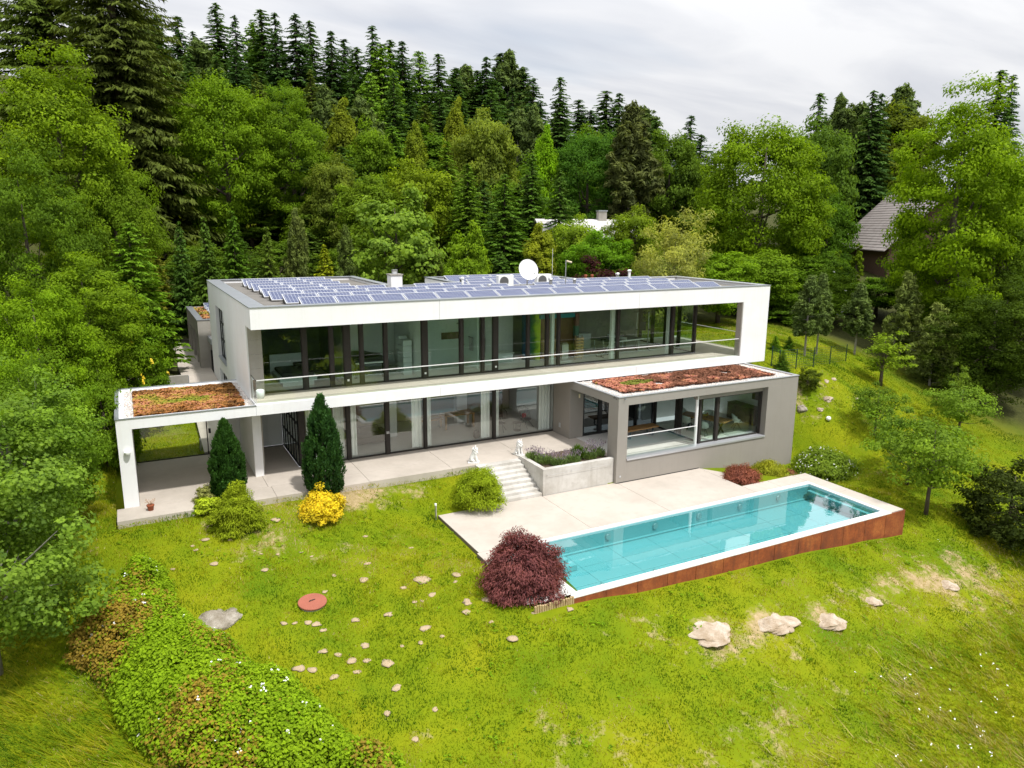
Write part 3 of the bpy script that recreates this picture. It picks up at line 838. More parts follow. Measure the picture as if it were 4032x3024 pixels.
# painted wall and sauna front
PAINT = NT('painted_wall'); pp = PAINT.obj()
sx_ = PAINT.n('ShaderNodeSeparateXYZ', {0: pp})
nf = PAINT.noise(1.6, pp, 6, .6, .8)
vx = PAINT.math('ADD', PAINT.math('MULTIPLY', sx_.outputs[0], 1.0), PAINT.math('MULTIPLY', PAINT.math('SUBTRACT', nf, .5), .7))
pc = PAINT.ramp(vx, [(0.0, (.01, .05, .05)), (.25, (.01, .07, .22)), (.5, (.03, .16, .10)), (.68, (.10, .30, .03)), (.85, (.60, .85, .03)), (1.0, (.72, .92, .04))])
PAINTM = PAINT.done(PAINT.pbr(pc, .6))
sauna = empty('sauna_cabin', (16.1, 3.6, ZS)); tag(sauna, 'wooden sauna cabin with blue and lime painted side behind the upper glazing', 'sauna')
def S(o, r): o.location = -Vector(r.location); return o
pw = MB().box(0, 1.0, 0, .08, 0, 2.45).build('painted_panel', PAINTM, sauna); pw.location = Vector((14.2, 4.3, ZS)) - Vector(sauna.location); pw.rotation_euler = (0, 0, math.radians(-38))
S(box('front_board', m_plain('brown_panel', (.17, .085, .03), .5, 0, .3, 1.5), sauna, 15.02, 17.2, 3.72, 3.80, ZS, ZS + 2.2), sauna)
TEAL = m_plain('teal_beam', (.03, .30, .36), .6, 0, .2, 3); MAR = m_plain('maroon_post', (.20, .075, .075), .6, 0, .25, 3); GRN = m_plain('green_post', (.07, .17, .12), .6, 0, .25, 3)
S(box('teal_beam', TEAL, sauna, 14.9, 17.0, 3.50, 3.70, ZS + 2.22, ZS + 2.42), sauna)
S(box('post', MAR, sauna, 17.01, 17.25, 3.45, 3.70, ZS + 1.75, ZS + 2.42), sauna)
S(box('post', GRN, sauna, 17.02, 17.24, 3.46, 3.69, ZS + 1.2, ZS + 1.745), sauna)
S(box('post', DARKOAK, sauna, 17.02, 17.24, 3.46, 3.69, ZS, ZS + 1.195), sauna)
for i in range(9):
    S(box('bench_slat', PINEW, sauna, 15.05, 15.9, 3.50, 3.71, ZS + .1 + i * .115, ZS + .18 + i * .115), sauna)
# ---- carport and left part
hb('carport_roof', WHITE, -4.6, -.005, .302, 5.3, ZB, ZB + .22)
hb('carport_fascia', WHITE, -4.906, -.008, 0, .3, ZB, ZS - .03)
hb('carport_fascia', WHITE, -4.906, -4.605, .303, 5.6, ZB + .001, ZS - .03)
hb('carport_fascia', WHITE, -4.6, -.005, 5.305, 5.6, ZB, ZS - .03)
coping(-4.93, .02, -.02, .10, ZS - .028, 3, True, METAL)
coping(-4.93, -4.78, .105, 5.62, ZS - .028, 3, False, METAL)
coping(-4.775, -.005, 5.46, 5.62, ZS - .028, 3, True, METAL)
hb('carport_pier', WHITE, -4.906, -4.404, 0.001, 5.6, -.35, ZB)
lamp = H(MB().lathe((-4.62, -.09, 2.1), [(.05, -.02), (.10, 0), (.115, .05), (.115, .09), (.06, .11)], 16).build('wall_lamp', PLASTER, house))
hb('carport_wall', CONC, .25, .46, 1.88, 5.7, 0, ZB - .003)
hb('wood_lining', DARKOAK, .235, .249, 1.95, 5.69, .02, ZB - .01)
# glass screen at the back of the carport
fo = H(MB().box(-4.40, -1.42, 5.64, 5.68, 0, .04).box(-1.44, -1.40, 5.62, 5.70, .041, ZB - .003).build('window', FRAME, house))
MB().box(-4.395, -1.445, 5.655, 5.667, .041, ZB - .004).build('pane', GLASS_B, fo)
fo = H(MB().box(-1.39, -.55, 5.64, 5.68, 0, .04).build('glass_door', FRAME, house))
MB().box(-1.385, -.56, 5.655, 5.667, .041, ZB - .004).build('pane', GLASS_B, fo)
MB().box(-1.36, -1.26, 5.60, 5.654, 1.0, 1.22).build('lock', BLACK, fo)
hb('carport_wall', WHITE, -.54, .04, 5.60, 5.75, 0, ZB - .003)
hb('door_frame', FRAME, .045, .12, 5.58, 5.75, 0, ZB - .003)
for a, b in ((.125, .245), (.465, .80), (.806, 1.25), (1.256, 1.90)):
    fo = hb('door', PLASTER, a, b, 5.62, 5.70, .04, ZB - .01)
o = H(MB().tube([(.2, 5.55, 1.05), (.2, 5.6, 1.05)], .03, 10).build('door_handle', STEEL, house))
hb('door_track', BLACK, .125, 1.9, 5.56, 5.61, 0, .035)
# dark glazed side screen
f = MB()
for y in (2.02, 2.6, 3.2, 3.8, 4.4, 5.0, 5.55): f.box(1.91, 1.97, y, y + .05, 0, ZB - .003)
for z in (0.0, .95, 1.9, 2.9): f.box(1.9, 1.98, 2.02, 5.6, z + .001, z + .045)
fo = H(f.build('window', BLACK, house))
MB().box(1.935, 1.945, 2.08, 5.55, .05, 2.9).build('pane', GLASS_U, fo)
# ---- ground floor glazing
GM = [(1.96, 2.2), (4.06, 4.22), (5.86, 6.04), (7.74, 7.87), (11.36, 11.50), (14.88, 14.98)]
glazing_y(GM, 2.0, 0, ZB - .002, .1, GLASS_G, .05, .06)
for x in (5.91, 5.99):
    hb('pull_handle', METALL, x - .02, x + .02, 1.885, 1.905, 1.0, 1.12)
hb('interior_floor', CONCF, 2.0, 20.0, 2.1, 9.4, -.1, -.012)
hb('interior_wall', PLASTER, 2.0, 2.1, 5.65, 9.4, 0, ZB)
hb('interior_wall', m_plain('warm_interior_wall', (.44, .37, .27), .8, 0, .05, 2), 2.0, 20.0, 7.2, 7.4, 0, ZB)
hb('interior_wall', PLASTER, 14.99, 15.1, 2.05, 7.19, 0, ZB - .001)
hb('interior_column', DARKOAK, 13.2, 13.75, 5.6, 6.0, 0, ZB)
hb('interior_column', PLASTER, 6.9, 7.3, 4.6, 5.0, 0, ZB)
hb('interior_column', PLASTER, 11.0, 11.6, 5.6, 6.0, 0, ZB)
# ---- grey wing
G0, G1, GY = 14.79, 26.054, -3.70
hb('grey_pier', GREY, G0, 15.34, GY, -2.95, -1.3, 2.57)
hb('grey_wall', GREY, 23.965, G1, GY, GY + .42, -2.9, 2.57)
hb('grey_wall', GREY, 15.342, 23.963, GY, GY + .42, -2.9, .03)
hb('grey_lintel', GREY, G0, G1, GY + .001, GY + .12, 2.572, 2.96)
hb('grey_lintel', GREY, G0 + .003, G1 - .003, GY + .121, GY + .42, 2.573, 2.85)
hb('grey_lintel', GREY, G0 + .001, G0 + .12, GY + .422, .33, 2.572, 2.958)
hb('grey_lintel', GREY, G0 + .121, 15.2, GY + .422, .33, 2.573, 2.84)
hb('grey_wall', GREY, G0 + .002, 15.585, .332, 1.9, -.05, 2.96)
hb('grey_wall', GREY, G1 - .12, G1 - .001, GY + .422, 2.0, -2.8, 2.958)
hb('grey_wall', GREY, G1 - .4, G1 - .121, GY + .422, 2.0, -2.8, 2.845)
hb('grey_wall', GREY, G0 + .001, 15.2, GY + .43, -1.3, -1.3, -.36)
hb('loggia_floor', CONCF, 15.2, 25.65, GY + .425, .9, -.3, .005)
hb('loggia_step', PAVE, 14.79, 15.199, -2.94, .32, -.30, .001)
hb('roof_slab', ROOFM, G0 + .2, G1 - .2, GY + .43, 1.95, 2.60, 2.82)
hb('ceiling', m_plain('grey_ceiling', (.22, .20, .18), .8), 15.21, G1 - .41, GY + .43, 1.9, 2.50, 2.57)
hb('window_sill', METALL, 15.342, 23.963, GY - .05, GY + .43, .034, .06)
hb('window_sill', METALL, 15.343, 23.962, GY - .052, GY - .04, -.02, .033)
coping(G0 - .03, G1 + .03, GY - .03, GY + .12, 2.964, 5, True, METALL)
coping(G0 - .03, G0 + .12, GY + .125, -.01, 2.964, 2, False, METALL)
coping(G1 - .12, G1 + .03, GY + .125, 1.9, 2.964, 3, False, METALL)
hb('rain_spout', METAL, 15.08, 15.12, GY - .10, GY - .03, 2.86, 2.93)
# wing glazing
YG = -3.27
WM = [(19.86, 19.98), (20.95, 21.12), (23.86, 23.955)]
glazing_y(WM, YG, .062, 2.30, .1, GLASS_U, .05, .06)
hb('grey_lintel', GREY, 19.6, 23.96, YG - .12, YG + .12, 2.302, 2.571)
o = H(MB().tube([(19.70, -3.32, .06), (19.70, -3.32, 2.57)], .075, 16).build('steel_column', RAIL, house))
for y in (.36, -1.38, -1.66, -3.1):
    hb('mullion', FRAME, 20.08, 20.22, y - .07, y + .07, .005, 2.5)
for a, b in ((-1.31, .29), (-3.03, -1.73)):
    fo = H(MB().box(20.11, 20.19, a, b, .005, .07).box(20.11, 20.19, a, b, 2.42, 2.5).box(20.11, 20.19, a, a + .03, .07, 2.42).box(20.11, 20.19, b - .03, b, .07, 2.42).build('window', FRAME, house))
    MB().box(20.14, 20.16, a, b, .07, 2.42).build('pane', GLASS_U, fo)
for a, b in ((15.62, 15.70), (16.60, 16.78), (17.9, 18.02), (18.9, 19.02)):
    hb('mullion', BLACK, a, b, .40, .54, .005, 2.5)
for a, b in ((15.70, 16.60), (16.78, 17.9), (18.02, 18.9), (19.02, 20.08)):
    fo = H(MB().box(a + .002, b - .002, .43, .51, .005, .07).box(a + .002, b - .002, .43, .51, 2.42, 2.5).box(a + .002, a + .03, .43, .51, .07, 2.42).box(b - .03, b - .002, .43, .51, .07, 2.42).build('window', BLACK, house))
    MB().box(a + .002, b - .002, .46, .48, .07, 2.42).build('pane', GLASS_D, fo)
hb('interior_wall', PLASTER, 20.3, 25.64, 1.6, 1.75, .005, 2.5)
hb('interior_wall', PLASTER, 25.4, 25.64, GY + .43, 1.59, .005, 2.5)
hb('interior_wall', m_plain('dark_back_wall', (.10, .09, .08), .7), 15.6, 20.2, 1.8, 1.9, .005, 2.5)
# loggia balustrade
for a, b in ((15.36, 17.42), (17.42, 19.58)):
    hb('balustrade_glass', GLASS_B, a + .006, b - .006, -3.50, -3.486, .062, 1.03)
hb('balustrade_rail', RAIL, 15.35, 19.6, -3.515, -3.475, 1.032, 1.06)
hb('wall_socket', METALL, G0 - .012, G0 + .0015, 1.15, 1.32, .38, .62)
hb('wall_socket', METALL, 14.98, 15.06, GY - .012, GY - .001, -.78, -.70)
hb('wall_lamp', m_plain('cream_lamp', (.75, .68, .45), .6), 15.30, 15.37, .30, .331, 2.05, 2.25)
# thin black strip standing in for the shadow line at the wing's foot
hb('plinth_shadow', BLACK, 14.80, 19.7, GY - .006, GY - .0005, ZL + .001, ZL + .03)
# ---- rear annex with a planted roof
annex = empty('garden_annex', (2, 20, 1.2)); tag(annex, 'bare concrete annex with planted roof behind the left wing', 'annex')
def A_(name, mat, *r): o = box(name, mat, annex, *r); o.location = -Vector(annex.location); return o
ay0, ay1, az = 17.2, 25.0, 4.78
A_('wall', CONC, -.55, 3.5, ay0, ay0 + .3, 1.2, az)
A_('wall', CONC, -.55, -.25, ay0 + .3, ay1, 3.9, az - .001)
for y in (ay0 + .3, 19.0, 21.3, 23.3, 24.6): A_('pillar', CONC, -.549, -.25, y + .001, y + .4, .9, 3.899)
A_('glazing', BLACK, -.42, -.38, ay0 + .7, ay1 - .1, .9, 3.898)
A_('wall', CONC, -.55, 3.5, ay1 - .1, ay1 + .2, .9, az - .002)
A_('roof_slab', ROOFM, -.24, 3.5, ay0 + .31, ay1 - .11, az - .3, az - .1)
A_('coping', METAL, -.58, 3.5, ay0 - .03, ay0 + .33, az + .002, az + .04)
A_('coping', METAL, -.58, -.2, ay0 + .335, ay1 + .22, az + .002, az + .04)
A_('canopy', CONC, .0, 3.0, 15.5, 17.19, 3.55, 3.80)
A_('canopy_edge', METAL, -.06, .08, 15.5, 17.19, 3.56, 3.86)
A_('recess_shade', BLACK, .05, 1.0, 16.9, 17.18, 1.2, 3.0)  # solid black block standing in for the shade of a recess
A_('door_wall', CONC, .34, .6, 15.5, 17.19, 1.0, 3.549)
# retaining wall and path
rw = empty('retaining_wall', (-3.6, 12.2, 0)); tag(rw, 'low concrete retaining wall behind the carport', 'wall')
o = box('wall', CONC, rw, -5.6, -1.62, 12.05, 12.25, -.5, 2.55); o.location = -Vector(rw.location)
o = box('wall_end', METAL, rw, -1.615, -1.58, 12.06, 12.24, 1.5, 2.5); o.location = -Vector(rw.location)
f = MB()
for i in range(18): f.box(-8.4 + i * .16, -8.39 + i * .16, 11.97, 11.98, .1, 2.4)
for i in range(15): f.box(-8.4, -5.65, 11.97, 11.98, .15 + i * .16, .16 + i * .16)
o = f.build('climbing_mesh', METAL, rw); o.location = -Vector(rw.location)
o = box('wall', CONC, rw, -8.4, -5.605, 12.05, 12.25, -.5, 2.45); o.location = -Vector(rw.location)
pth = empty('garden_path', (0, 0, 0)); tag(pth, kind='structure')
for a, b, z0, z1 in ((12.3, 15.4, 1.45, 1.55), (15.4, 18.6, 1.55, 1.62), (18.6, 22, 1.62, 1.7), (22, 27.5, 1.7, 1.9)):
    m = MB()
    m.v = [(-1.75, a, z0), (-.2 if a > 17 else -.02, a, z0), (-.2 if a > 17 else -.02, b - .012, z1), (-1.75 + (.25 if b > 20 else 0), b - .012, z1)]
    m.v += [(x, y, z + .35) for x, y, z in m.v]
    m.f = [(3, 2, 1, 0), (4, 5, 6, 7), (0, 1, 5, 4), (1, 2, 6, 5), (2, 3, 7, 6), (3, 0, 4, 7)]
    m.build('path_slab', PAVE, pth)
m = MB(); m.v = [(-1.6, 5.8, -.02), (-.02, 5.8, -.02), (-.02, 12.3, 1.3), (-1.6, 12.3, 1.3)]; m.v += [(x, y, z + .1) for x, y, z in m.v]
m.f = [(3, 2, 1, 0), (4, 5, 6, 7), (0, 1, 5, 4), (1, 2, 6, 5), (2, 3, 7, 6), (3, 0, 4, 7)]
m.build('path_slab', PAVE, pth)
# ---- planted roofs
def sedum(name, x0, x1, y0, y1, z, mat, n, mode, parent, seed):
    r = np.random.default_rng(seed)
    x = r.uniform(x0, x1, n); y = r.uniform(y0, y1, n)
    edge = np.minimum(np.minimum(x - x0, x1 - x), np.minimum(y - y0, y1 - y)) + (fbm(x * 3, y * 3, seed) - .5) * .35
    k = edge > 0; x, y = x[k], y[k]; n = len(x)
    if mode == 0:
        t = .42 + 1.35 * (fbm(x * 1.3 + 5, y * 1.3, seed + 1, 3) - .5) + r.normal(0, .10, n)
        g = np.exp(-(((x - (x0 * .55 + x1 * .45)) / 1.5) ** 2 + ((y - (y0 + y1) / 2 + .1) / 1.1) ** 2)) * fbm(x * 1.7, y * 1.7, 77)
        t = t + g * .95
        t = np.where((x > x1 - 1.6) & (y > (y0 + y1) / 2), t * .55, t)
    else:
        t = .32 + .8 * (fbm(x * 1.8, y * 1.8, seed + 1, 3) - .5) + r.normal(0, .09, n)
        blob = fbm(x * 1.3 + 9, y * 1.3, seed + 5, 2)
        t = np.where((blob > .62) | ((x < x0 + 2.8) & (blob > .5)), .80 + r.normal(0, .05, n), t)
        t = np.where((np.hypot((x - (x0 + 1.7)) / 1.1, (y - (y0 + y1) / 2 - .1) / .55) + (blob - .5) < .85), 1.0, t)
        hole = (np.hypot(x - (x0 + 2.75), y - (y0 + .95)) < .33) | (np.hypot(x - (x1 - 2.0), y - (y0 + 1.55)) < .36)
        k = ~hole; x, y, t = x[k], y[k], t[k]; n = len(x)
    hgt = .05 + .07 * fbm(x * 2.5, y * 2.5, seed + 3)
    s = r.uniform(.025, .055, n); a = r.uniform(0, 6.28, n)
    tz = r.uniform(-.6, .6, (n, 2))
    dirs = np.array([(1, 1), (-1, 1), (-1, -1), (1, -1)])
    vx = (dirs[None, :, 0] * np.cos(a)[:, None] - dirs[None, :, 1] * np.sin(a)[:, None]) * s[:, None]
    vy = (dirs[None, :, 0] * np.sin(a)[:, None] + dirs[None, :, 1] * np.cos(a)[:, None]) * s[:, None]
    vz = vx * tz[:, :1] + vy * tz[:, 1:] + (z + hgt)[:, None]
    Vv = np.stack([vx + x[:, None], vy + y[:, None], vz], -1).reshape(-1, 3)
    me = fastmesh(name, Vv, np.arange(n * 4).reshape(-1, 4), mat, {'tone': np.repeat(np.clip(t, 0, 1), 4)})
    o = link(name, me, parent); o['kind'] = 'stuff'; o['label'] = 'low red and orange stonecrop planted on the flat roof'
    if parent is house: H(o)
    return o
sedum('sedum_planting', -4.25, -.28, .42, 4.95, ZS - .11, SEDUM_A, 26000, 0, house, 3)
hb('roof_gravel', GRAVEL, -4.6, -.006, .303, 5.303, ZB + .2205, ZS - .10)
o = pebbles('roof_pebbles', [(-4.6, .3), (-.05, .3), (-.05, 5.3), (-4.6, 5.3)], 5200, .035, PEBBLEP, house, ZS - .105, 8); H(o)
SG = 2.915
hb('roof_gravel', GRAVEL, G0 + .13, G1 - .13, GY + .13, -.005, SG - .06, SG + .02)
sedum('sedum_planting', G0 + .75, G1 - 1.0, GY + .62, -.32, SG + .02, SEDUM_B, 34000, 1, house, 6)
o = pebbles('roof_pebbles', [(G0 + .15, GY + .15), (G1 - .15, GY + .15), (G1 - .15, .1), (G0 + .15, .1)], 7000, .035, PEBBLEP, house, SG + .01, 9); H(o)
o = sedum('sedum_planting', -.15, 2.2, 17.6, 24.8, az - .1, SEDUM_A, 2500, 0, annex, 12); o.location = -Vector(annex.location)
o = pebbles('roof_pebbles', [(.1, 15.5), (1.5, 15.5), (1.5, 17.15), (.1, 17.15)], 500, .05, PEBBLEP, annex, 3.81, 12); o.location = -Vector(annex.location)
# ------------------------------------------------------------ on the roof
_T = ['', '', 'twenty', 'thirty', 'forty', 'fifty', 'sixty']
def ordinal(n):
    if n <= 16: return ORD[n - 1]
    if n < 20: return ['seventeenth', 'eighteenth', 'nineteenth'][n - 17]
    return (_T[n // 10][:-1] + 'ieth') if n % 10 == 0 else _T[n // 10] + '-' + ORD[n % 10 - 1]
ORD = ['first', 'second', 'third', 'fourth', 'fifth', 'sixth', 'seventh', 'eighth', 'ninth', 'tenth', 'eleventh', 'twelfth', 'thirteenth', 'fourteenth', 'fifteenth', 'sixteenth']
PWD, PDP, TILT = 1.46, .98, math.radians(18)
def solar_proto():
    r = empty('solar_panel')
    f = MB(); h = PWD / 2; e = .035
    f.box(-h, h, 0, e, 0, .045).box(-h, h, PDP - e, PDP, 0, .045).box(-h, -h + e, e, PDP - e, 0, .045).box(h - e, h, e, PDP - e, 0, .045)
    fo = f.build('frame', ALU, r); fo.rotation_euler = (TILT, 0, 0)
    g = MB().box(-h + e, h - e, e, PDP - e, .012, .036).build('solar_cells', SOLAR, r); g.rotation_euler = (TILT, 0, 0)
    m = MB()
    for s in (-.68, .68):
        b = len(m.v)
        y1 = PDP * math.cos(TILT) * .97; z1 = PDP * math.sin(TILT) * .93
        m.v += [(s - .02, .03, -.03), (s - .02, y1, -.03), (s - .02, y1, z1), (s + .02, .03, -.03), (s + .02, y1, -.03), (s + .02, y1, z1)]
        m.f += [(b, b + 2, b + 1), (b + 3, b + 4, b + 5), (b, b + 1, b + 4, b + 3), (b + 1, b + 2, b + 5, b + 4), (b, b + 3, b + 5, b + 2)]
    m.build('mount', BLACK, r)
    return r
sp = solar_proto(); used = [False]
def put_solar(x, y, z, label, grp='solar panels in rows on the white roof'):
    o = sp if not used[0] else copy_tree(sp)
    used[0] = True
    o.location = (x, y, z)
    tag(o, label, 'solar panel', grp)
rows = [('front row', 2.85, .47, 15, ()), ('second row', 2.5, 2.07, 15, ()), ('third row', 2.2, 3.67, 15, (8,)), ('fourth row', 2.15, 5.27, 15, (4, 8, 9)),
        ('fifth row', 2.3, 6.9, 4, (3,)), ('sixth row', 2.2, 8.5, 3, ()), ('seventh row', 2.2, 10.1, 3, ()), ('eighth row', 2.2, 11.7, 3, ())]
for nm, x0, y, n, skip in rows:
    k = 0
    for i in range(n):
        if i in skip: continue
        x = x0 + i * 1.5
        if x > 24.2: continue
        put_solar(x, y, 7.12, '%s solar panel from the left in the %s of the roof array' % (ORD[k], nm)); k += 1
for j, (y, xs0, n) in enumerate(((6.95, 13.3, 4), (8.5, 13.6, 4), (10.1, 13.3, 4))):
    for i in range(n):
        put_solar(xs0 + i * 1.5, y, 7.12, '%s solar panel from the left in the %s of the middle wing' % (ORD[i], ('near row', 'middle row', 'far row')[j]))
for i in range(5):
    put_solar(1.2, 18.0 + i * 1.35, 4.75, '%s solar panel from the front on the planted annex roof' % ORD[i], 'solar panels on the annex roof')

def thing(name, label, cat, loc_, rz=0, group=None):
    return tag(empty(name, loc_, rz), label, cat, group)
ch = thing('chimney', 'short white chimney with metal cap among the solar panels', 'chimney', (8.1, 6.7, 7.08))
box('shaft', WHITE, ch, -.3, .3, -.3, .3, 0, .80); box('cap_slab', CONC, ch, -.34, .34, -.34, .34, .802, .86)
MB().lathe((0, 0, .862), [(.17, 0), (.14, .12), (.15, .14), (.15, .22)], 16).build('flue', STEEL, ch)
dish = thing('satellite_dish', 'white satellite dish on a short pole on the roof', 'satellite dish', (14.55, 4.4, 7.08), math.radians(-8))
MB().tube([(0, 0, 0), (0, 0, .85)], .035, 10).build('pole', STEEL, dish)
prof = []
m = MB(); nr, na = 6, 28
for sgn in (0, 1):
    for i in range(nr + 1):
        rr = .53 * i / nr
        for k in range(na):
            t = 2 * math.pi * k / na
            m.v.append((rr * math.cos(t), .32 * (rr ** 2) * -1 + sgn * .012, rr * 1.06 * math.sin(t)))
for sgn in (0, 1):
    b = sgn * (nr + 1) * na
    for i in range(nr):
        for k in range(na):
            q = (b + i * na + k, b + i * na + (k + 1) % na, b + (i + 1) * na + (k + 1) % na, b + (i + 1) * na + k)
            m.f.append(q if sgn else q[::-1])
o = m.build('reflector', m_plain('dish_white', (.82, .82, .81), .45, 0, .03, 3), dish, True); o.location = (0, -.1, 1.05); o.rotation_euler = (math.radians(-22), 0, 0)
MB().tube([(0, -.1, .5), (.12, -.62, .78), (.16, -.66, .95)], .016, 8).build('feed_arm', STEEL, dish)
MB().tube([(.14, -.66, .9), (.14, -.58, 1.0)], [.05, .035], 10).build('receiver', PLASTER, dish)
GRILLE = m_plain('unit_grille', (.12, .12, .12), .6, .2)
for i, (x, lab) in enumerate(((13.85, 'left air conditioning unit behind the satellite dish'), (16.2, 'right air conditioning unit behind the satellite dish'))):
    a = thing('air_conditioner', lab, 'air conditioner', (x, 5.6, 7.08), 0, 'cooling units on the roof')
    box('casing', PLASTER, a, -.45, .45, -.16, .16, .08, .72, .02)
    MB().tube([(-.12, -.165, .4), (-.12, -.18, .4)], .26, 20).build('fan_grille', GRILLE, a)
    box('foot', BLACK, a, -.4, -.3, -.18, .18, 0, .078); box('foot', BLACK, a, .3, .4, -.18, .18, 0, .078)
for lab, x, y, r, h in (('steel vent hood right of the satellite dish', 15.45, 3.5, .11, .55), ('steel vent pipe at the foot of the camera mast', 16.9, 3.5, .10, .5), ('white vent pipe between the panels right of the chimney', 11.1, 4.95, .07, .62), ('small dome vent among the panels left of the dish', 12.2, 4.1, .09, .3), ('pale vent pipe at the far edge of the right roof', 23.0, 6.9, .10, .62), ('squat steel vent near the far right roof edge', 22.2, 7.0, .12, .45)):
    t = thing('roof_vent', lab, 'vent', (x, y, 7.08), 0, 'vents on the roof')
    mt = PLASTER if 'white' in lab or 'pale' in lab else STEEL
    MB().tube([(0, 0, 0), (0, 0, h)], r * .8, 12).build('pipe', mt, t)
    MB().lathe((0, 0, h + .001), [(r, 0), (r * 1.3, .05), (r * .9, .12)], 14).build('cowl', mt, t)
for i, (x, lab) in enumerate(((20.05, 'left one of two short terracotta vent pipes on the roof'), (20.5, 'right one of two short terracotta vent pipes on the roof'))):
    t = thing('clay_vent', lab, 'vent', (x, 7.2, 7.08), 0, 'clay vents')
    MB().tube([(0, 0, 0), (0, 0, .42)], .075, 12).build('pipe', TERRA, t); MB().tube([(0, 0, .421), (0, 0, .5)], [.1, .08], 12).build('cap', TERRA, t)
ms = thing('roof_mast', 'thin steel mast with small camera right of the dish', 'mast', (16.6, 3.9, 7.08))
MB().tube([(0, 0, 0), (0, 0, 1.55)], .028, 8).build('pole', STEEL, ms); MB().tube([(.03, 0, 1.5), (.32, -.05, 1.42)], [.045, .05], 10).build('camera_head', m_plain('cream', (.72, .62, .42), .5), ms)
wa = thing('whip_antenna', 'very thin white whip antenna beside the mast', 'antenna', (16.55, 5.2, 7.08))
MB().tube([(0, 0, 0), (0, 0, .5)], .02, 6).build('base', PLASTER, wa); MB().tube([(0, 0, .5), (0, 0, 2.1)], .009, 6).build('rod', PLASTER, wa)

# ------------------------------------------------------------ curtains
def curtain(x0, x1, y, z0, z1, label):
    n = max(10, int((x1 - x0) / .03)); m = MB()
    for i in range(n + 1):
        x = x0 + (x1 - x0) * i / n; yy = y + .05 * math.sin(i * 1.15) + .015 * math.sin(i * .4)
        m.v += [(x, yy, z0), (x, yy * 1 + .0, z1), (x, yy + .012, z0), (x, yy + .012, z1)]
    for i in range(n):
        a, b = 4 * i, 4 * i + 4
        m.f += [(a, b, b + 1, a + 1), (a + 3, b + 3, b + 2, a + 2)]
    o = m.build('curtain', CURT, None, True); tag(o, label, 'curtain', 'sheer curtains of the ground floor')
for x0, x1, lab in ((2.35, 3.0, 'pale curtain left of the tall cypress at the glass corner'), (3.55, 4.03, 'pale curtain just right of the tall cypress'), (4.25, 4.6, 'narrow pale curtain left of the brown sofa'), (7.25, 7.72, 'pale curtain right of the sliding door handles'), (7.9, 8.2, 'narrow pale curtain left of the oak table'), (10.86, 11.34, 'pale curtain right of the dark lantern'), (11.53, 11.82, 'narrow pale curtain left of the wire chairs'), (14.15, 14.85, 'wide pale curtain against the grey wing')):
    curtain(x0, x1, 2.3, .03, 2.95, lab)

# ------------------------------------------------------------ furniture
WLAC = m_plain('white_lacquer', (.72, .76, .76), .35, 0, .03, 3)
SOFA = m_plain('taupe_fabric', (.13, .105, .09), .9, 0, .15, 14, .3)
bed = thing('bed', 'white bed with dark bedding in the left upper room', 'bed', (2.3, 3.9, ZS))
box('plinth', WLAC, bed, -.7, .65, -.95, .7, 0, .2); box('frame', WLAC, bed, -.85, .78, -1.05, .9, .201, .42, .02); box('headboard', WLAC, bed, -.9, .8, .905, 1.0, .1, 1.15, .02)
box('mattress', DARKW, bed, -.72, .68, -.95, .88, .421, .6, .06); box('pillow', DARKW, bed, .1, .62, .5, .86, .605, .75, .05)
pn = thing('grand_piano', 'black grand piano behind the glass of the second upper room', 'piano', (5.6, 3.8, ZS))
MB().prism([(-.75, -.6), (.75, -.6), (.75, .0), (.35, .5), (.2, 1.0), (-.35, 1.1), (-.75, .7)], .65, .95).build('case', BLACK, pn)
MB().prism([(-.72, -.1), (.70, -.1), (.33, .5), (.18, .98), (-.33, 1.08), (-.73, .7)], 1.0, 1.04).build('lid', BLACK, pn)
box('keyboard', PLASTER, pn, -.68, .68, -.72, -.605, .70, .76)
for x, y in ((-.65, -.5), (.65, -.5), (-.1, .9)): MB().tube([(x, y, 0), (x, y, .65)], .05, 8).build('leg', BLACK, pn)
sb = thing('low_sideboard', 'floating white sideboard on the back wall behind the piano', 'sideboard', (6.4, 5.6, ZS)); box('cabinet', WLAC, sb, -.95, 1.05, -.25, .25, .3, .7, .01); box('bracket', WLAC, sb, -.5, .5, 0, .26, .1, .299)
tv = thing('tiled_stove', 'tall white tiled stove in the second upper room', 'stove', (7.35, 3.5, ZS))
for i in range(6): box('tile_course', WLAC, tv, -.16, .28, -.42, .45, .05 + i * .27, .31 + i * .27, .015)
box('top', WLAC, tv, -.2, .2, .05, .45, 1.68, 1.8); box('base', WLAC, tv, -.14, .26, -.4, .43, 0, .049)
tw = thing('laundry_bin', 'small white perforated bin at the bathroom glass', 'bin', (8.75, 4.0, ZS)); box('body', WLAC, tw, -.15, .15, -.15, .15, .02, .85, .02); box('lid', PLASTER, tw, -.16, .16, -.16, .16, .851, .88)
shw = thing('shower_fitting', 'chrome shower rail on the pale green bathroom wall', 'shower', (11.0 - .03, 4.6, ZS)); MB().tube([(0, 0, 1.0), (0, 0, 2.1), (-.25, 0, 2.15)], .014, 8).build('rail', BLACK, shw); MB().lathe((-.28, 0, 2.1), [(.11, 0), (.02, .04)], 14).build('shower_head', BLACK, shw); MB().tube([(-.03, -.12, 1.02), (-.03, .12, 1.02)], .03, 8).build('mixer', BLACK, shw)
for i, (x, y, lab) in enumerate(((10.95, 3.6, 'patterned towel on the left side of the bathroom partition'), (11.33, 3.0, 'grey towel hanging nearest the bathroom glass'))):
    t = thing('towel', lab, 'towel', (x, y, ZS)); box('cloth', m_plain('towel_%d' % i, ((.5, .5, .48), (.25, .27, .26))[i], .95, 0, .4, 20), t, -.03, -.01, -.22, .22, .85, 1.5); box('bar', BLACK, t, -.045, -.005, -.26, .26, 1.503, 1.53)
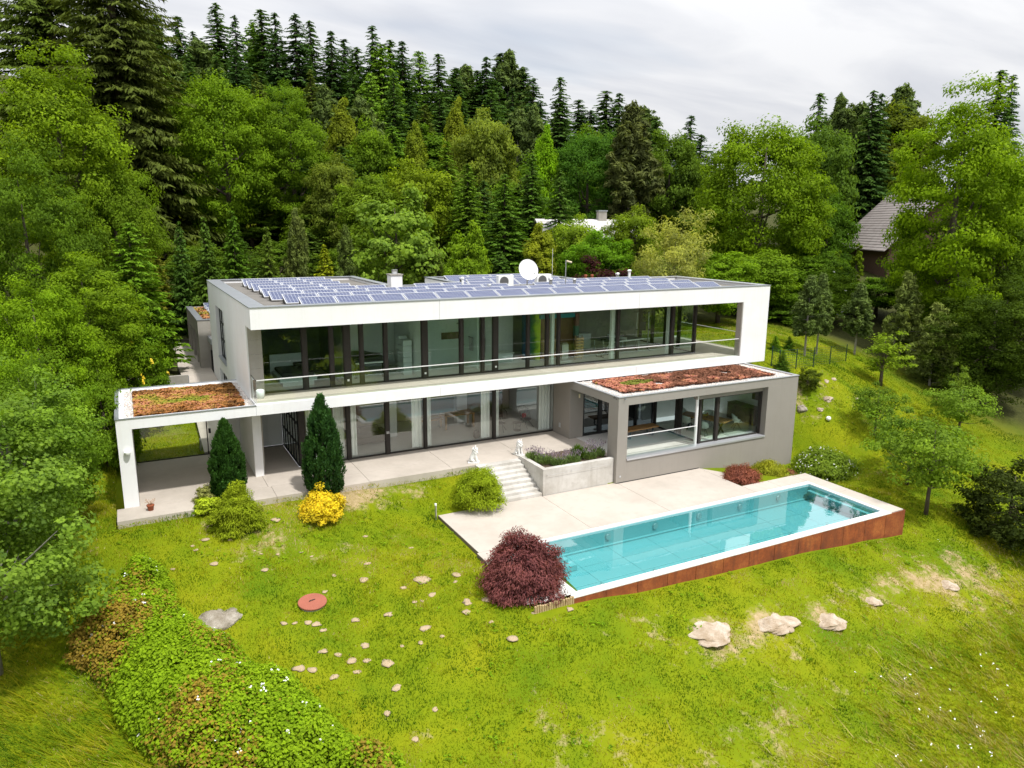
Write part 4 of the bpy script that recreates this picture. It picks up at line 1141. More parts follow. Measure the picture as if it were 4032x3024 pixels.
tub = thing('bathtub', 'white bathtub behind the middle upper glazing', 'bathtub', (12.6, 4.1, ZS)); m = MB().box(-.8, .8, -.4, .4, .05, .5); m.build('tub', WLAC, tub, bevel=.05); box('rim', PLASTER, tub, -.84, .84, -.44, .44, .501, .54, .01)
stk = thing('towel_ladder', 'pale wooden slatted bench stood upright outside the sauna', 'bench', (16.95, 2.95, ZS))
for i in range(7): box('slat', PINEW, stk, -.22, .26, -.06, .06, .12 + i * .16, .23 + i * .16)
box('upright', PINEW, stk, -.215, -.17, .061, .11, 0, 1.3); box('upright', PINEW, stk, .21, .255, .061, .11, 0, 1.3); MB().tube([(-.15, 0, 1.19), (-.15, 0, 1.3), (.2, 0, 1.3), (.2, 0, 1.19)], .012, 6).build('handle', STEEL, stk)
sh_ = thing('sauna_stove', 'steel sauna stove on a white stand behind the glass', 'stove', (16.0, 3.0, ZS)); box('body', STEEL, sh_, -.2, .2, -.2, .2, .08, .9, .01); box('stones', ROCKG, sh_, -.17, .17, -.17, .17, .9, .98); box('stand', WLAC, sh_, -.32, .34, -.28, .28, 0, .06)
cb = thing('cabinet', 'low white cabinet against the concrete wall of the gym', 'cabinet', (18.6, 5.9, ZS)); box('body', WLAC, cb, -.9, .9, -.25, .25, .05, .85); box('top', PLASTER, cb, -.92, .92, -.27, .26, .851, .88); box('door', WLAC, cb, -.88, -.01, -.27, -.251, .08, .83); box('door', WLAC, cb, .01, .88, -.27, -.251, .08, .83)
tt = thing('table_tennis_table', 'dark blue table tennis table in the gym', 'table', (20.3, 4.2, ZS), math.radians(8))
TTB = m_plain('tt_blue', (.02, .03, .065), .4)
box('top', TTB, tt, -1.37, -.01, -.76, .76, .735, .76); box('top', TTB, tt, .01, 1.37, -.76, .76, .735, .76)
MB().bar((-.005, -.8, .84), (-.005, .8, .84), .01, .15).build('net', PLASTER, tt); box('apron', PLASTER, tt, -1.36, 1.36, -.775, -.762, .70, .76)
for x in (-1.1, 1.1):
    for y in (-.65, .65): MB().tube([(x, y, 0), (x, y, .735)], .025, 8).build('leg', WLAC, tt)
bk = thing('exercise_bike', 'black exercise bike behind the glass of the gym', 'exercise bike', (18.9, 3.3, ZS), math.radians(20))
MB().tube([(-.4, 0, .05), (.1, 0, .45), (.45, 0, .95), (.4, -.2, 1.05)], .03, 8).build('frame', BLACK, bk); MB().tube([(-.15, 0, .45), (-.25, 0, .9)], .025, 8).build('seat_post', STEEL, bk); box('saddle', BLACK, bk, -.38, -.1, -.09, .09, .9, .97, .02)
MB().tube([(.28, -.03, .35), (.28, .03, .35)], .24, 20).build('flywheel', STEEL, bk); MB().tube([(-.5, -.25, .03), (-.5, .25, .03)], .03, 8).build('foot', BLACK, bk); MB().tube([(.5, -.25, .03), (.5, .25, .03)], .03, 8).build('foot', BLACK, bk); MB().tube([(.42, -.25, 1.05), (.42, .25, 1.05)], .02, 8).build('handlebar', BLACK, bk)
MB().tube([(-.4, 0, .05), (.5, 0, .05)], .025, 8).build('base_bar', BLACK, bk)
gt = thing('power_tower', 'tall black pull-up tower at the right end of the gym', 'gym tower', (22.1, 4.2, ZS), math.radians(-30))
for s in (-.35, .35): MB().tube([(s, -.5, .03), (s, .6, .03)], .03, 8).build('foot', BLACK, gt); MB().tube([(s, .35, .03), (s, .1, 1.2), (s * .9, .1, 2.1), (s * .9, -.25, 2.2)], .032, 8).build('upright', STEEL, gt); MB().tube([(s, .15, 1.15), (s, -.35, 1.2)], .04, 8).build('arm_pad', BLACK, gt)
MB().tube([(-.6, -.25, 2.2), (.6, -.25, 2.2)], .02, 8).build('pull_up_bar', BLACK, gt); box('back_pad', BLACK, gt, -.17, .17, .02, .08, 1.1, 1.6, .02)
dp = thing('dip_bar', 'small black dip bars in front of the concrete wall', 'dip bars', (21.2, 5.3, ZS))
for s in (-.25, .25): MB().tube([(s, -.35, 0), (s, -.3, .85), (s, .3, .85), (s, .35, 0)], .022, 8).build('bar', BLACK, dp)
MB().tube([(-.25, .33, .2), (.25, .33, .2)], .02, 8).build('cross_bar', BLACK, dp)
wp = thing('white_bucket', 'white round planter tub beside the concrete blocks of the balcony', 'tub', (.36, 1.2, ZS)); MB().lathe((0, 0, .005), [(.15, 0), (.17, .2), (.17, .34), (.15, .345)], 20).build('tub', WLAC, wp, True); MB().lathe((0, 0, .351), [(.14, 0), (.12, .02)], 20).build('lid', PLASTER, wp)
# ground floor
so = thing('sofa', 'taupe low sofa behind the sliding door', 'sofa', (5.6, 4.2, 0)); box('seat', SOFA, so, -.75, .75, -.55, .4, .1, .42, .05); box('seat', SOFA, so, -1.3, -.755, -.55, .4, .1, .42, .05); box('backrest', SOFA, so, -1.3, .75, .405, .62, .1, .72, .06); box('armrest', SOFA, so, .755, .98, -.5, .62, .1, .55, .05); box('cushion', SOFA, so, -.7, -.25, .15, .39, .43, .68, .06)
ot = thing('oak_table', 'oak dining table behind the middle ground floor pane', 'table', (10.7, 4.9, 0)); box('top', OAK, ot, -.85, .85, -.42, .42, .70, .76, .01)
for x in (-.78, .78):
    for y in (-.36, .36): box('leg', OAK, ot, x - .05, x + .05, y - .05, y + .05, 0, .699)
ob = thing('oak_bench', 'long slim oak bench left of the oak table', 'bench', (9.2, 5.2, 0)); box('top', OAK, ob, -.95, .75, -.18, .18, .42, .47, .01)
for x in (-.8, -.2, .6): MB().tube([(x, -.14, 0), (x, 0, .42), (x, .14, 0)], .012, 6).build('leg', BLACK, ob)
ln = thing('lantern', 'small dark lantern on the floor behind the middle pane', 'lantern', (10.75, 2.6, 0)); MB().lathe((0, 0, 0), [(.12, 0), (.16, .05), (.16, .3), (.12, .36)], 16).build('body', SOFA, ln, True); MB().lathe((0, 0, .361), [(.08, 0), (.05, .03)], 12).build('lid', BLACK, ln)
WIRE = m_plain('brown_wicker', (.065, .05, .045), .7, 0, .2, 30)
def wire_chair(label, x, y, rz, cushion):
    t = thing('wire_chair', label, 'chair', (x, y, 0), rz, 'wire lounge chairs')
    m = MB()
    for i in range(11):
        a = math.radians(-75 + 150 * i / 10)
        m.tube([(.12 * math.sin(a), -.05, .42), (.30 * math.sin(a), -.1 + .15 * math.cos(a), .44), (.40 * math.sin(a), .02 + .30 * math.cos(a), .62 + .1 * math.cos(a)), (.38 * math.sin(a), .06 + .36 * math.cos(a), .80 + .32 * math.cos(a))], .008, 5)
    m.tube([(.38 * math.sin(math.radians(-75 + 15 * i)), .06 + .36 * math.cos(math.radians(-75 + 15 * i)), .80 + .32 * math.cos(math.radians(-75 + 15 * i))) for i in range(11)], .014, 6)
    m.build('shell', WIRE, t)
    MB().lathe((0, .05, .40), [(.26, 0), (.30, .03), (.26, .05)], 16).build('seat', WIRE, t)
    for s in (-.28, .28):
        for yy in (-.25, .3): MB().tube([(s * .4, .05, .4), (s, yy, 0)], .011, 6).build('leg', BLACK, t)
    if cushion: box('cushion', m_plain('red_cushion', (.42, .02, .03), .9), t, -.15, .15, .12, .24, .48, .74, .05)
wire_chair('dark wire chair left of the small round table indoors', 12.3, 3.1, math.radians(-40), False)
wire_chair('dark wire chair with red cushion beside the wide curtain', 13.95, 3.2, math.radians(25), True)
rt = thing('round_table', 'small round wire table between the two wire chairs', 'table', (13.2, 2.85, 0)); MB().lathe((0, 0, .42), [(.24, 0), (.25, .015), (.24, .03)], 20).build('top', WIRE, rt); MB().lathe((0, 0, 0), [(.20, 0), (.20, .015)], 20).build('base', WIRE, rt)
for k in range(5):
    a = k * 1.2566; MB().tube([(.19 * math.cos(a), .19 * math.sin(a), .015), (.22 * math.cos(a), .22 * math.sin(a), .42)], .008, 5).build('leg', BLACK, rt)
# wing
bn = thing('wooden_bench', 'live-edge wooden bench on the loggia behind the glass balustrade', 'bench', (18.2, -.85, 0), math.radians(4))
m = MB(); pts = [(-1.1, -.33), (-.4, -.30), (.3, -.34), (1.1, -.30), (1.12, .28), (.4, .33), (-.3, .30), (-1.1, .32)]
m.prism(pts, .42, .49).build('seat', OAK, bn, bevel=.01)
for x in (-.75, .75): MB().bar((x, -.22, .015), (x, .22, .015), .07, .03).bar((x, -.22, .03), (x, -.22, .42), .07, .03).bar((x, .22, .03), (x, .22, .42), .07, .03).build('leg', m_plain('leg_blue_grey', (.05, .09, .11), .5), bn)
dt = thing('dining_table', 'live-edge wooden dining table with crossed black legs in the wing', 'table', (21.9, -1.6, 0), math.radians(-68))
MB().prism([(-1.3, -.42), (-.5, -.45), (.4, -.41), (1.25, -.46), (1.28, .43), (.5, .47), (-.4, .43), (-1.28, .45)], .71, .77).build('top', OAK, dt, bevel=.01)
for x in (-.85, .85): MB().bar((x, -.35, 0), (x, .35, .71), .09, .04).bar((x + .001, .35, 0), (x + .001, -.35, .71), .09, .04).build('crossed_legs', BLACK, dt)
cs = thing('candle_holder', 'small dark candle holder on the dining table', 'candle holder', (21.9, -1.7, .77)); MB().lathe((0, 0, .001), [(.05, 0), (.01, .03), (.01, .16), (.04, .19)], 12).build('stem', BLACK, cs); MB().lathe((0, 0, .191), [(.03, 0), (.03, .05)], 12).build('candle', m_plain('red_wax', (.35, .04, .03), .5), cs)
bk_ = thing('yellow_book', 'yellow book lying on the dining table', 'book', (22.15, -1.35, .771), .5); box('cover', m_plain('book_yellow', (.6, .42, .05), .6), bk_, -.14, .14, -.1, .1, 0, .03); box('pages', PLASTER, bk_, -.135, .142, -.097, .097, .006, .024)
SHELL = m_plain('chair_white', (.66, .68, .64), .7, 0, .05, 8)
def dining_chair(label, x, y, rz):
    t = thing('dining_chair', label, 'chair', (x, y, 0.005), rz, 'white shell chairs of the dining room')
    m = MB(); n = 12
    for i in range(n + 1):
        a = math.radians(-110 + 220 * i / n); c = math.cos(a); s = math.sin(a)
        top = .62 + .22 * max(0, c) ** .7
        m.v += [(.20 * s, .16 * c, .44), (.27 * s, .24 * c, .50), (.30 * s, .28 * c, top), (.275 * s, .255 * c, top), (.24 * s, .205 * c, .52)]
    for i in range(n):
        for k in range(4): m.f.append((i * 5 + k, (i + 1) * 5 + k, (i + 1) * 5 + k + 1, i * 5 + k + 1))
    m.build('shell', SHELL, t, True)
    box('seat', SHELL, t, -.23, .23, -.25, .2, .42, .475, .03)
    for s in (-.2, .2): MB().tube([(s * .5, 0, .42), (s, -.22, .02), (s, .22, .02), (s * .5, 0, .42)], .011, 6).build('leg', BLACK, t)
for lab, x, y, rz in (('white shell chair standing apart on the right of the dining room', 23.6, -2.1, 60), ('white shell chair at the near side of the dining table', 21.2, -2.2, 115), ('white shell chair at the left end of the dining table', 21.1, -1.0, 110), ('white shell chair at the far side of the dining table', 22.7, -.9, -65), ('white shell chair at the far end behind the dining table', 22.0, .3, 10)):
    dining_chair(lab, x, y, math.radians(rz))
sd = thing('dark_sideboard', 'dark sideboard along the white wall of the dining room', 'sideboard', (25.05, -1.2, 0)); box('body', DARKOAK, sd, -.3, .3, -1.0, 1.0, .1, .95); box('top', DARKOAK, sd, -.32, .32, -1.02, 1.02, .951, .98)
for a in (-.99, -.32, .35): box('door', DARKOAK, sd, -.322, -.301, a, a + .64, .14, .92)
pc_ = thing('woven_wall_panel', 'dark woven panel on the dining room end wall', 'wall panel', (25.385, -1.4, 1.3)); f = MB()
for i in range(6):
    for j in range(4): f.box(-.03, -.005, -.9 + i * .16, -.77 + i * .16, .02 + j * .18, .16 + j * .18)
f.build('weave', DARKOAK, pc_); box('frame', BLACK, pc_, -.005, 0.01, -.92, .08, 0, .76)
rg = thing('cowhide_rug', 'pale patterned rug on the dining room floor', 'rug', (23.2, -2.5, .006)); MB().prism([(-.9, -.5), (.2, -.62), (1.1, -.4), (1.2, .35), (.1, .6), (-.8, .45)], 0, .012).build('rug', m_plain('rug_pale', (.5, .5, .47), .95, 0, .3, 1.2), rg)
for i, (x, y) in enumerate(((17.0, 1.15), (18.6, 1.2))):
    b = thing('dark_stool', ('left', 'right')[i] + ' dark stool behind the black loggia glass', 'stool', (x, y, .005)); MB().lathe((0, 0, .55), [(.17, 0), (.18, .03), (.16, .05)], 16).build('seat', DARKW, b); MB().lathe((0, 0, 0), [(.18, 0), (.17, .02), (.03, .03), (.03, .549)], 12).build('stem', BLACK, b)

# ------------------------------------------------------------ statues, lamps, pots
def skin_obj(name, nodes, edges, mat, parent, sub=2):
    me = bpy.data.meshes.new(name)
    me.from_pydata([n[:3] for n in nodes], edges, [])
    o = link(name, me, parent)
    s = o.modifiers.new('skin', 'SKIN'); o.modifiers.new('sub', 'SUBSURF').render_levels = sub
    for v_, n in zip(me.skin_vertices[0].data, nodes): v_.radius = (n[3], n[3])
    me.skin_vertices[0].data[0].use_root = True
    me.materials.append(mat)
    for p in o.modifiers: p.show_viewport = True
    return o
def lion(label, x, y, rz):
    t = thing('lion_statue', label, 'statue', (x, y, 0), rz, 'lion statues at the stairs')
    box('plinth', STONEW, t, -.17, .17, -.26, .24, 0, .07, .01)
    nd = [(0, .10, .20, .125), (0, .02, .32, .12), (0, -.06, .44, .125), (0, -.08, .56, .13), (0, -.10, .66, .105), (0, -.19, .64, .055),
          (.075, -.10, .36, .05), (.075, -.14, .20, .04), (.075, -.17, .10, .04), (.075, -.22, .09, .038),
          (-.075, -.10, .36, .05), (-.075, -.14, .20, .04), (-.075, -.17, .10, .04), (-.075, -.22, .09, .038),
          (.11, .06, .16, .075), (.13, -.06, .10, .045), (-.11, .06, .16, .075), (-.13, -.06, .10, .045), (0, .2, .12, .03), (.1, .22, .09, .025)]
    eg = [(0, 1), (1, 2), (2, 3), (3, 4), (4, 5), (2, 6), (6, 7), (7, 8), (8, 9), (2, 10), (10, 11), (11, 12), (12, 13), (0, 14), (14, 15), (0, 16), (16, 17), (0, 18), (18, 19)]
    skin_obj('figure', nd, eg, STONEW, t, 2)
    m = MB()
    for k in range(26):
        a = k * 2.4; zz = .44 + .26 * (k / 26); rr = .135 - .03 * (k / 26)
        c = (rr * math.cos(a), -.07 + rr * math.sin(a) * .9, zz)
        m.lathe(c, [(.012, -.05), (.035, -.02), (.03, .03), (.008, .055)], 6)
    m.build('mane', STONEW, t, True)
    for s in (-1, 1): MB().lathe((s * .075, -.09, .74), [(.03, 0), (.035, .03), (.012, .05)], 8).build('ear', STONEW, t, True)
lion('white seated lion statue at the left of the stairs', 8.95, -.95, math.radians(60))
lion('white seated lion statue at the right of the stairs by the planter', 11.3, -.85, math.radians(5))
def bollard(label, p):
    t = thing('bollard_light', label, 'bollard light', p, 0, 'garden bollard lights'); MB().tube([(0, 0, -.1), (0, 0, .5)], .045, 12).build('post', STEEL, t); MB().lathe((0, 0, .501), [(.045, 0), (.045, .07), (.04, .08)], 12).build('head', PLASTER, t)
bollard('grey bollard light on the lawn at the corner of the pool terrace', tuple(gp(1300 + 920 * .4521, 1450 + 1298 * .4521)))
bollard('dark bollard light on the grass seen through the carport', (-1.7, 6.3, gz(-1.7, 6.3)))
pot = thing('flower_pot', 'small terracotta pot with dry plant on the terrace by the white pier', 'flower pot', (-4.05, -.62, 0))
MB().lathe((0, 0, 0), [(.09, 0), (.12, .17), (.135, .17), (.135, .22), (.1, .22)], 16).build('pot', TERRA, pot, True)
m = MB()
for k in range(12):
    a = k * 2.39; m.tube([(0, 0, .2), (.09 * math.cos(a), .09 * math.sin(a), .32), (.18 * math.cos(a), .18 * math.sin(a), .38 + .05 * math.sin(k))], [.008, .006, .012], 5)
m.build('dry_stems', m_plain('dry_stem', (.45, .30, .20), .9), pot)
mh = gp(2025 * .6076, 2016 + 596 * .6076)
mc = thing('manhole_cover', 'round red manhole cover on the lawn', 'manhole cover', tuple(mh))
mc.rotation_euler = (math.radians(6), 0, 0)
MB().lathe((0, 0, -.05), [(.42, 0), (.42, .10)], 40).build('ring', CONC, mc); MB().lathe((0, 0, .052), [(.44, 0), (.45, .03), (.44, .05)], 40).build('lid', REDL, mc)
MB().tube([(-.10, 0, .11), (-.09, .01, .13), (.08, .05, .13), (.09, .05, .11)], .012, 6).build('handle', BLACK, mc)
bl = thing('white_ball', 'white ball lying on the grass bank right of the wing', 'ball', tuple(gp(2900 + 705 * .5124, 1000 + 1282 * .5124)))
MB().lathe((0, 0, 0), [(.13 * math.sin(math.pi * i / 10) + .001, .13 - .13 * math.cos(math.pi * i / 10)) for i in range(11)], 18).build('ball', PLASTER, bl, True)
# fence on the right
fn = thing('wire_fence', 'green wire fence with thin posts on the right bank', 'fence', (31, 0, 2.3))
fposts = [gp(2900 + x * .5124, 1000 + y * .5124) for x, y in ((325, 890), (455, 882), (588, 868), (715, 848), (838, 825))]
fposts = [np.array((28.2, .1, gz(28.2, .1)))] + fposts
FG = m_plain('fence_green', (.015, .05, .035), .5, .2)
for p in fposts: o = MB().tube([tuple(p - np.array((0, 0, .2))), (p[0], p[1], p[2] + 1.15)], .03, 8).build('post', FG, fn); o.location = -Vector(fn.location)
for a, b in zip(fposts[:-1], fposts[1:]):
    m = MB()
    for i in range(8): m.tube([(a[0], a[1], a[2] + .1 + i * .145), (b[0], b[1], b[2] + .1 + i * .145)], .006, 4, False)
    n = max(2, int(np.hypot(*(b - a)[:2]) / .25))
    for i in range(1, n):
        q = a + (b - a) * i / n; m.tube([(q[0], q[1], q[2] + .08), (q[0], q[1], q[2] + 1.12)], .005, 4, False)
    o = m.build('wire_panel', FG, fn); o.location = -Vector(fn.location)

# ------------------------------------------------------------ rocks and molehills
def lump(name, p, rx, ry, rzz, mat, seed, rough=.35, flat=.25, sub=3):
    import bmesh
    bm = bmesh.new(); bmesh.ops.create_icosphere(bm, subdivisions=sub, radius=1)
    r = np.random.default_rng(seed); off = r.uniform(0, 50, 3)
    for v_ in bm.verts:
        c = v_.co
        n = float(fbm(np.array([c.x * 1.6 + off[0]]), np.array([c.y * 1.6 + c.z * 1.3 + off[1]]), seed, 4)[0]) - .5
        n2 = float(vnoise(np.array([c.x * .9 + off[2]]), np.array([c.z * .9 + c.y]), seed + 3)[0]) - .5
        k = 1 + n * rough * 2 + n2 * rough
        v_.co = Vector((c.x * rx * k, c.y * ry * k, c.z * rzz * k))
    me = bpy.data.meshes.new(name); bm.to_mesh(me); bm.free(); me.materials.append(mat)
    for q in me.polygons: q.use_smooth = mat is SOILM
    o = link(name, me); o.location = p
    return o
def rock(px, py, wpx, label, mat, hk=.3, seed=1, dk=.7, rz=0.0):
    p = gp(px, py); s = wpx / FPX * pdist(p) / 2
    o = lump('rock', (p[0], p[1], p[2] - s * hk * .42), s, s * dk, s * hk, mat, seed, .45, sub=4); o.rotation_euler = (0, 0, rz)
    tag(o, label, 'rock', 'rocks in the lawn')
def R8(x, y): return 2688 + x * .6076, 2016 + y * .6076
rock(*R8(160, 765), 300 * .6, 'low pinkish rock outcrop at the left of the row below the pool', ROCKP, .20, 11, 1.0, .3)
rock(*R8(560, 700), 290 * .6, 'largest pale rock outcrop below the middle of the pool', ROCKP, .28, 12, 1.1, .8)
rock(*R8(935, 690), 215 * .6, 'pale rounded rock third from the left below the pool', ROCKP, .27, 13, .95, .4)
rock(*R8(1215, 570), 95 * .6, 'narrow pale rock on the dry bank below the pool', ROCKP, .35, 14, 1.4, .5)
rock(*R8(1700, 460), 135 * .6, 'pale rock at the far right of the bank', ROCKP, .35, 15, 1.1, .5)
rock(1420 * .6076, 2016 + 690 * .6076, 320 * .6, 'big grey lichen boulder at the edge of the hedge', ROCKG, .62, 16, .85, .5)
R9 = lambda x, y: (2900 + x * .5124, 1000 + y * .5124)
for x, y, w_, lab, mt, sd_ in ((697, 1112, 85, 'pinkish stone on the grass bank above the white ball', ROCKP, 21), (690, 975, 45, 'left of two small pale stones high on the bank', ROCKP, 22), (742, 960, 45, 'right of two small pale stones high on the bank', ROCKP, 23), (640, 1190, 55, 'flat stone low on the bank left of the white ball', ROCKP, 24), (920, 1108, 40, 'small stone in the grass left of the fruit trees', ROCKP, 25), (500, 1175, 95, 'grey stone at the corner of the grey wing', ROCKG, 26)):
    rock(*R9(x, y), w_ * .52, lab, mt, .6, sd_, .8)
MH = [(0, a, b, c_) for a, b, c_ in ((1390, 335, 46), (1120, 370, 30), (1245, 220, 28), (1270, 245, 26), (1330, 180, 52), (1490, 182, 30), (1650, 250, 26), (1692, 270, 26), (1800, 272, 22), (1715, 375, 40), (1950, 257, 32), (2020, 287, 26), (1785, 50, 56), (1935, 1018, 66), (2018, 1022, 58), (2100, 900, 52), (2190, 925, 44), (2165, 1070, 62), (1840, 720, 44), (1910, 718, 34), (2000, 715, 50), (2050, 725, 44), (2095, 765, 40), (2105, 515, 34), (1360, 92, 40), (2165, 412, 36))]
MH += [(1344, a, b, c_) for a, b, c_ in ((148, 438, 56), (520, 440, 98), (752, 408, 54), (743, 450, 28), (165, 335, 42), (155, 158, 34), (305, 660, 64), (95, 697, 52), (820, 588, 74), (940, 570, 50), (815, 650, 56), (590, 537, 44), (475, 582, 34), (525, 577, 26), (400, 490, 44), (540, 750, 56), (658, 803, 38), (150, 865, 60), (515, 848, 40), (395, 868, 30), (68, 962, 60), (168, 958, 50), (308, 977, 72), (1115, 810, 68), (355, 1140, 66), (300, 1300, 48), (605, 1275, 44), (480, 1470, 42), (97, 1035, 40), (1475, 628, 48), (975, 712, 30), (450, 232, 30), (1250, 655, 40))]
MH.sort(key=lambda q: q[0] + q[1] * .6076)
bcount = {}
for i, (ox, x, y, w_) in enumerate(MH):
    px, py = ox + x * .6076, 2016 + y * .6076
    p = gp(px, py); s = w_ * .6076 / FPX * pdist(p) / 2 * 1.12
    o = lump('molehill', (p[0], p[1], p[2]), s * rnd.uniform(.9, 1.1), s * rnd.uniform(.8, 1.1), s * .22, SOILM, 100 + i, .75, sub=2)
    DRY.append((p[0], p[1], s * 1.5, .45))
    o.rotation_euler = (0, 0, rnd.uniform(0, 6))
    band = 'nearest the terrace shrubs' if y < 300 else 'level with the red cover' if y < 640 else 'just below the red cover' if y < 900 else 'low on the lawn by the hedge'
    bcount[band] = bcount.get(band, 0) + 1
    lab = 'small sandy molehill, %s from the left among those %s' % (ordinal(bcount[band]), band)
    if (ox, x) == (1344, 520): lab = 'widest sandy molehill left of the purple maple'
    if (ox, x) == (1344, 1115): lab = 'lone sandy molehill in the grass below the stake edging'
    if (ox, x) == (1344, 820): lab = 'large sandy molehill just left of the purple maple shadow'
    tag(o, lab, 'molehill', 'molehills on the lawn')
# ------------------------------------------------------------ foliage builders
def unit(v):
    return v / np.maximum(np.linalg.norm(v, axis=-1, keepdims=True), 1e-9)
def leafquads(C, N, size, asp, r, U=None):
    n = len(C)
    N = unit(N)
    if U is None:
        U = unit(np.cross(N, r.normal(0, 1, (n, 3))))
    else:
        U = unit(U)
    Vv = unit(np.cross(N, U))
    s = np.asarray(size)[:, None]
    w = s * asp
    fold = N * s * .18
    P = np.stack([C - U * s, C - Vv * w + fold, C + U * s, C + Vv * w + fold], 1)
    return P.reshape(-1, 3)
def leafmesh(name, C, N, size, asp, tone, mat, r, U=None):
    V = leafquads(C, N, size, asp, r, U)
    return fastmesh(name, V, np.arange(len(V)).reshape(-1, 4), mat, {'tone': np.repeat(np.clip(tone, 0, 1), 4)})

def sph(r, n):
    return unit(r.normal(0, 1, (n, 3)))
def crown_points(r, ncl, per, rad, cz, ccr, shell=.55, down=.3, dome=False, uneven=.18, flatb=None):
    """clump centres through the crown, leaves over each clump; returns points, normals, tone"""
    d = sph(r, ncl)
    if dome: d[:, 2] = np.abs(d[:, 2]) * 1.0 - .12
    q = shell + (1 - shell) * r.random(ncl) ** .6
    lob = 1 + uneven * (fbm(d[:, 0] * 1.7 + 7, d[:, 1] * 1.7 + d[:, 2] * 2.1, int(r.integers(1000)), 2) - .5) * 3
    c = d * (q * lob)[:, None] * np.array(rad) + np.array((0, 0, cz))
    rc = ccr * r.uniform(.65, 1.35, ncl)
    idx = np.repeat(np.arange(ncl), per)
    n = len(idx)
    e = sph(r, n)
    e[:, 2] = e[:, 2] * .8 + .28
    k = r.random(n) ** .45
    p = c[idx] + e * (rc[idx] * k)[:, None] * np.array((1.15, 1.15, .8))
    nrm = e * .7 + d[idx] * .35 + r.normal(0, .45, (n, 3)) + np.array((0, 0, .35))
    ctone = r.uniform(-.24, .24, ncl)
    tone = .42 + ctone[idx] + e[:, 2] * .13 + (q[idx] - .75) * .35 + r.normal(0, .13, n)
    return p, nrm, tone, c
def trunk_mesh(r, h, rad, limbs, name, mat, lean=0.02):
    m = MB()
    pts = [(r.normal(0, lean * h * .3) * t, r.normal(0, lean * h * .3) * t, h * t) for t in (0, .25, .5, .75, 1)]
    m.tube(pts, [rad * 1.25, rad, rad * .8, rad * .5, rad * .15], 8)
    for L in limbs:
        t = r.uniform(.3, .65); a = Vector((0, 0, h * t)); b = Vector(L)
        md = a.lerp(b, .5) + Vector((0, 0, -.03 * h))
        m.tube([a, md, b], [rad * .45, rad * .28, rad * .08], 6, False)
    me = bpy.data.meshes.new(name); me.from_pydata(m.v, [], m.f); me.materials.append(mat)
    for p in me.polygons: p.use_smooth = True
    me.update(); return me

def proto_broad(seed, H, W, ncl, per, leaf, ccr, crown_lo=.12, shell=.5, uneven=.22, asp=.6, bark=BARK, taper=0.0):
    r = np.random.default_rng(seed)
    zc = H * (crown_lo + 1) / 2; rz = H * (1 - crown_lo) / 2 * .93
    p, n, t, c = crown_points(r, ncl, per, (W / 2 * .9, W / 2 * .9, rz), zc, ccr, shell, uneven=uneven)
    if taper:
        f = 1 - taper * np.clip((p[:, 2] / H - .35), 0, 1) ** 1.1
        p[:, :2] *= f[:, None]
    k = p[:, 2] > H * .02
    p, n, t = p[k], n[k], t[k]
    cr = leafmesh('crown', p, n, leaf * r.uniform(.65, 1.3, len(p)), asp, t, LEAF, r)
    li = [tuple(c[i] * np.array((.75, .75, .95))) for i in r.choice(len(c), 12, False)]
    tr = trunk_mesh(r, H * .85, H * .017 + (.05 if H > 8 else .0), li, 'trunk', bark)
    return {'crown': cr, 'trunk': tr, 'h': H, 'w': W}

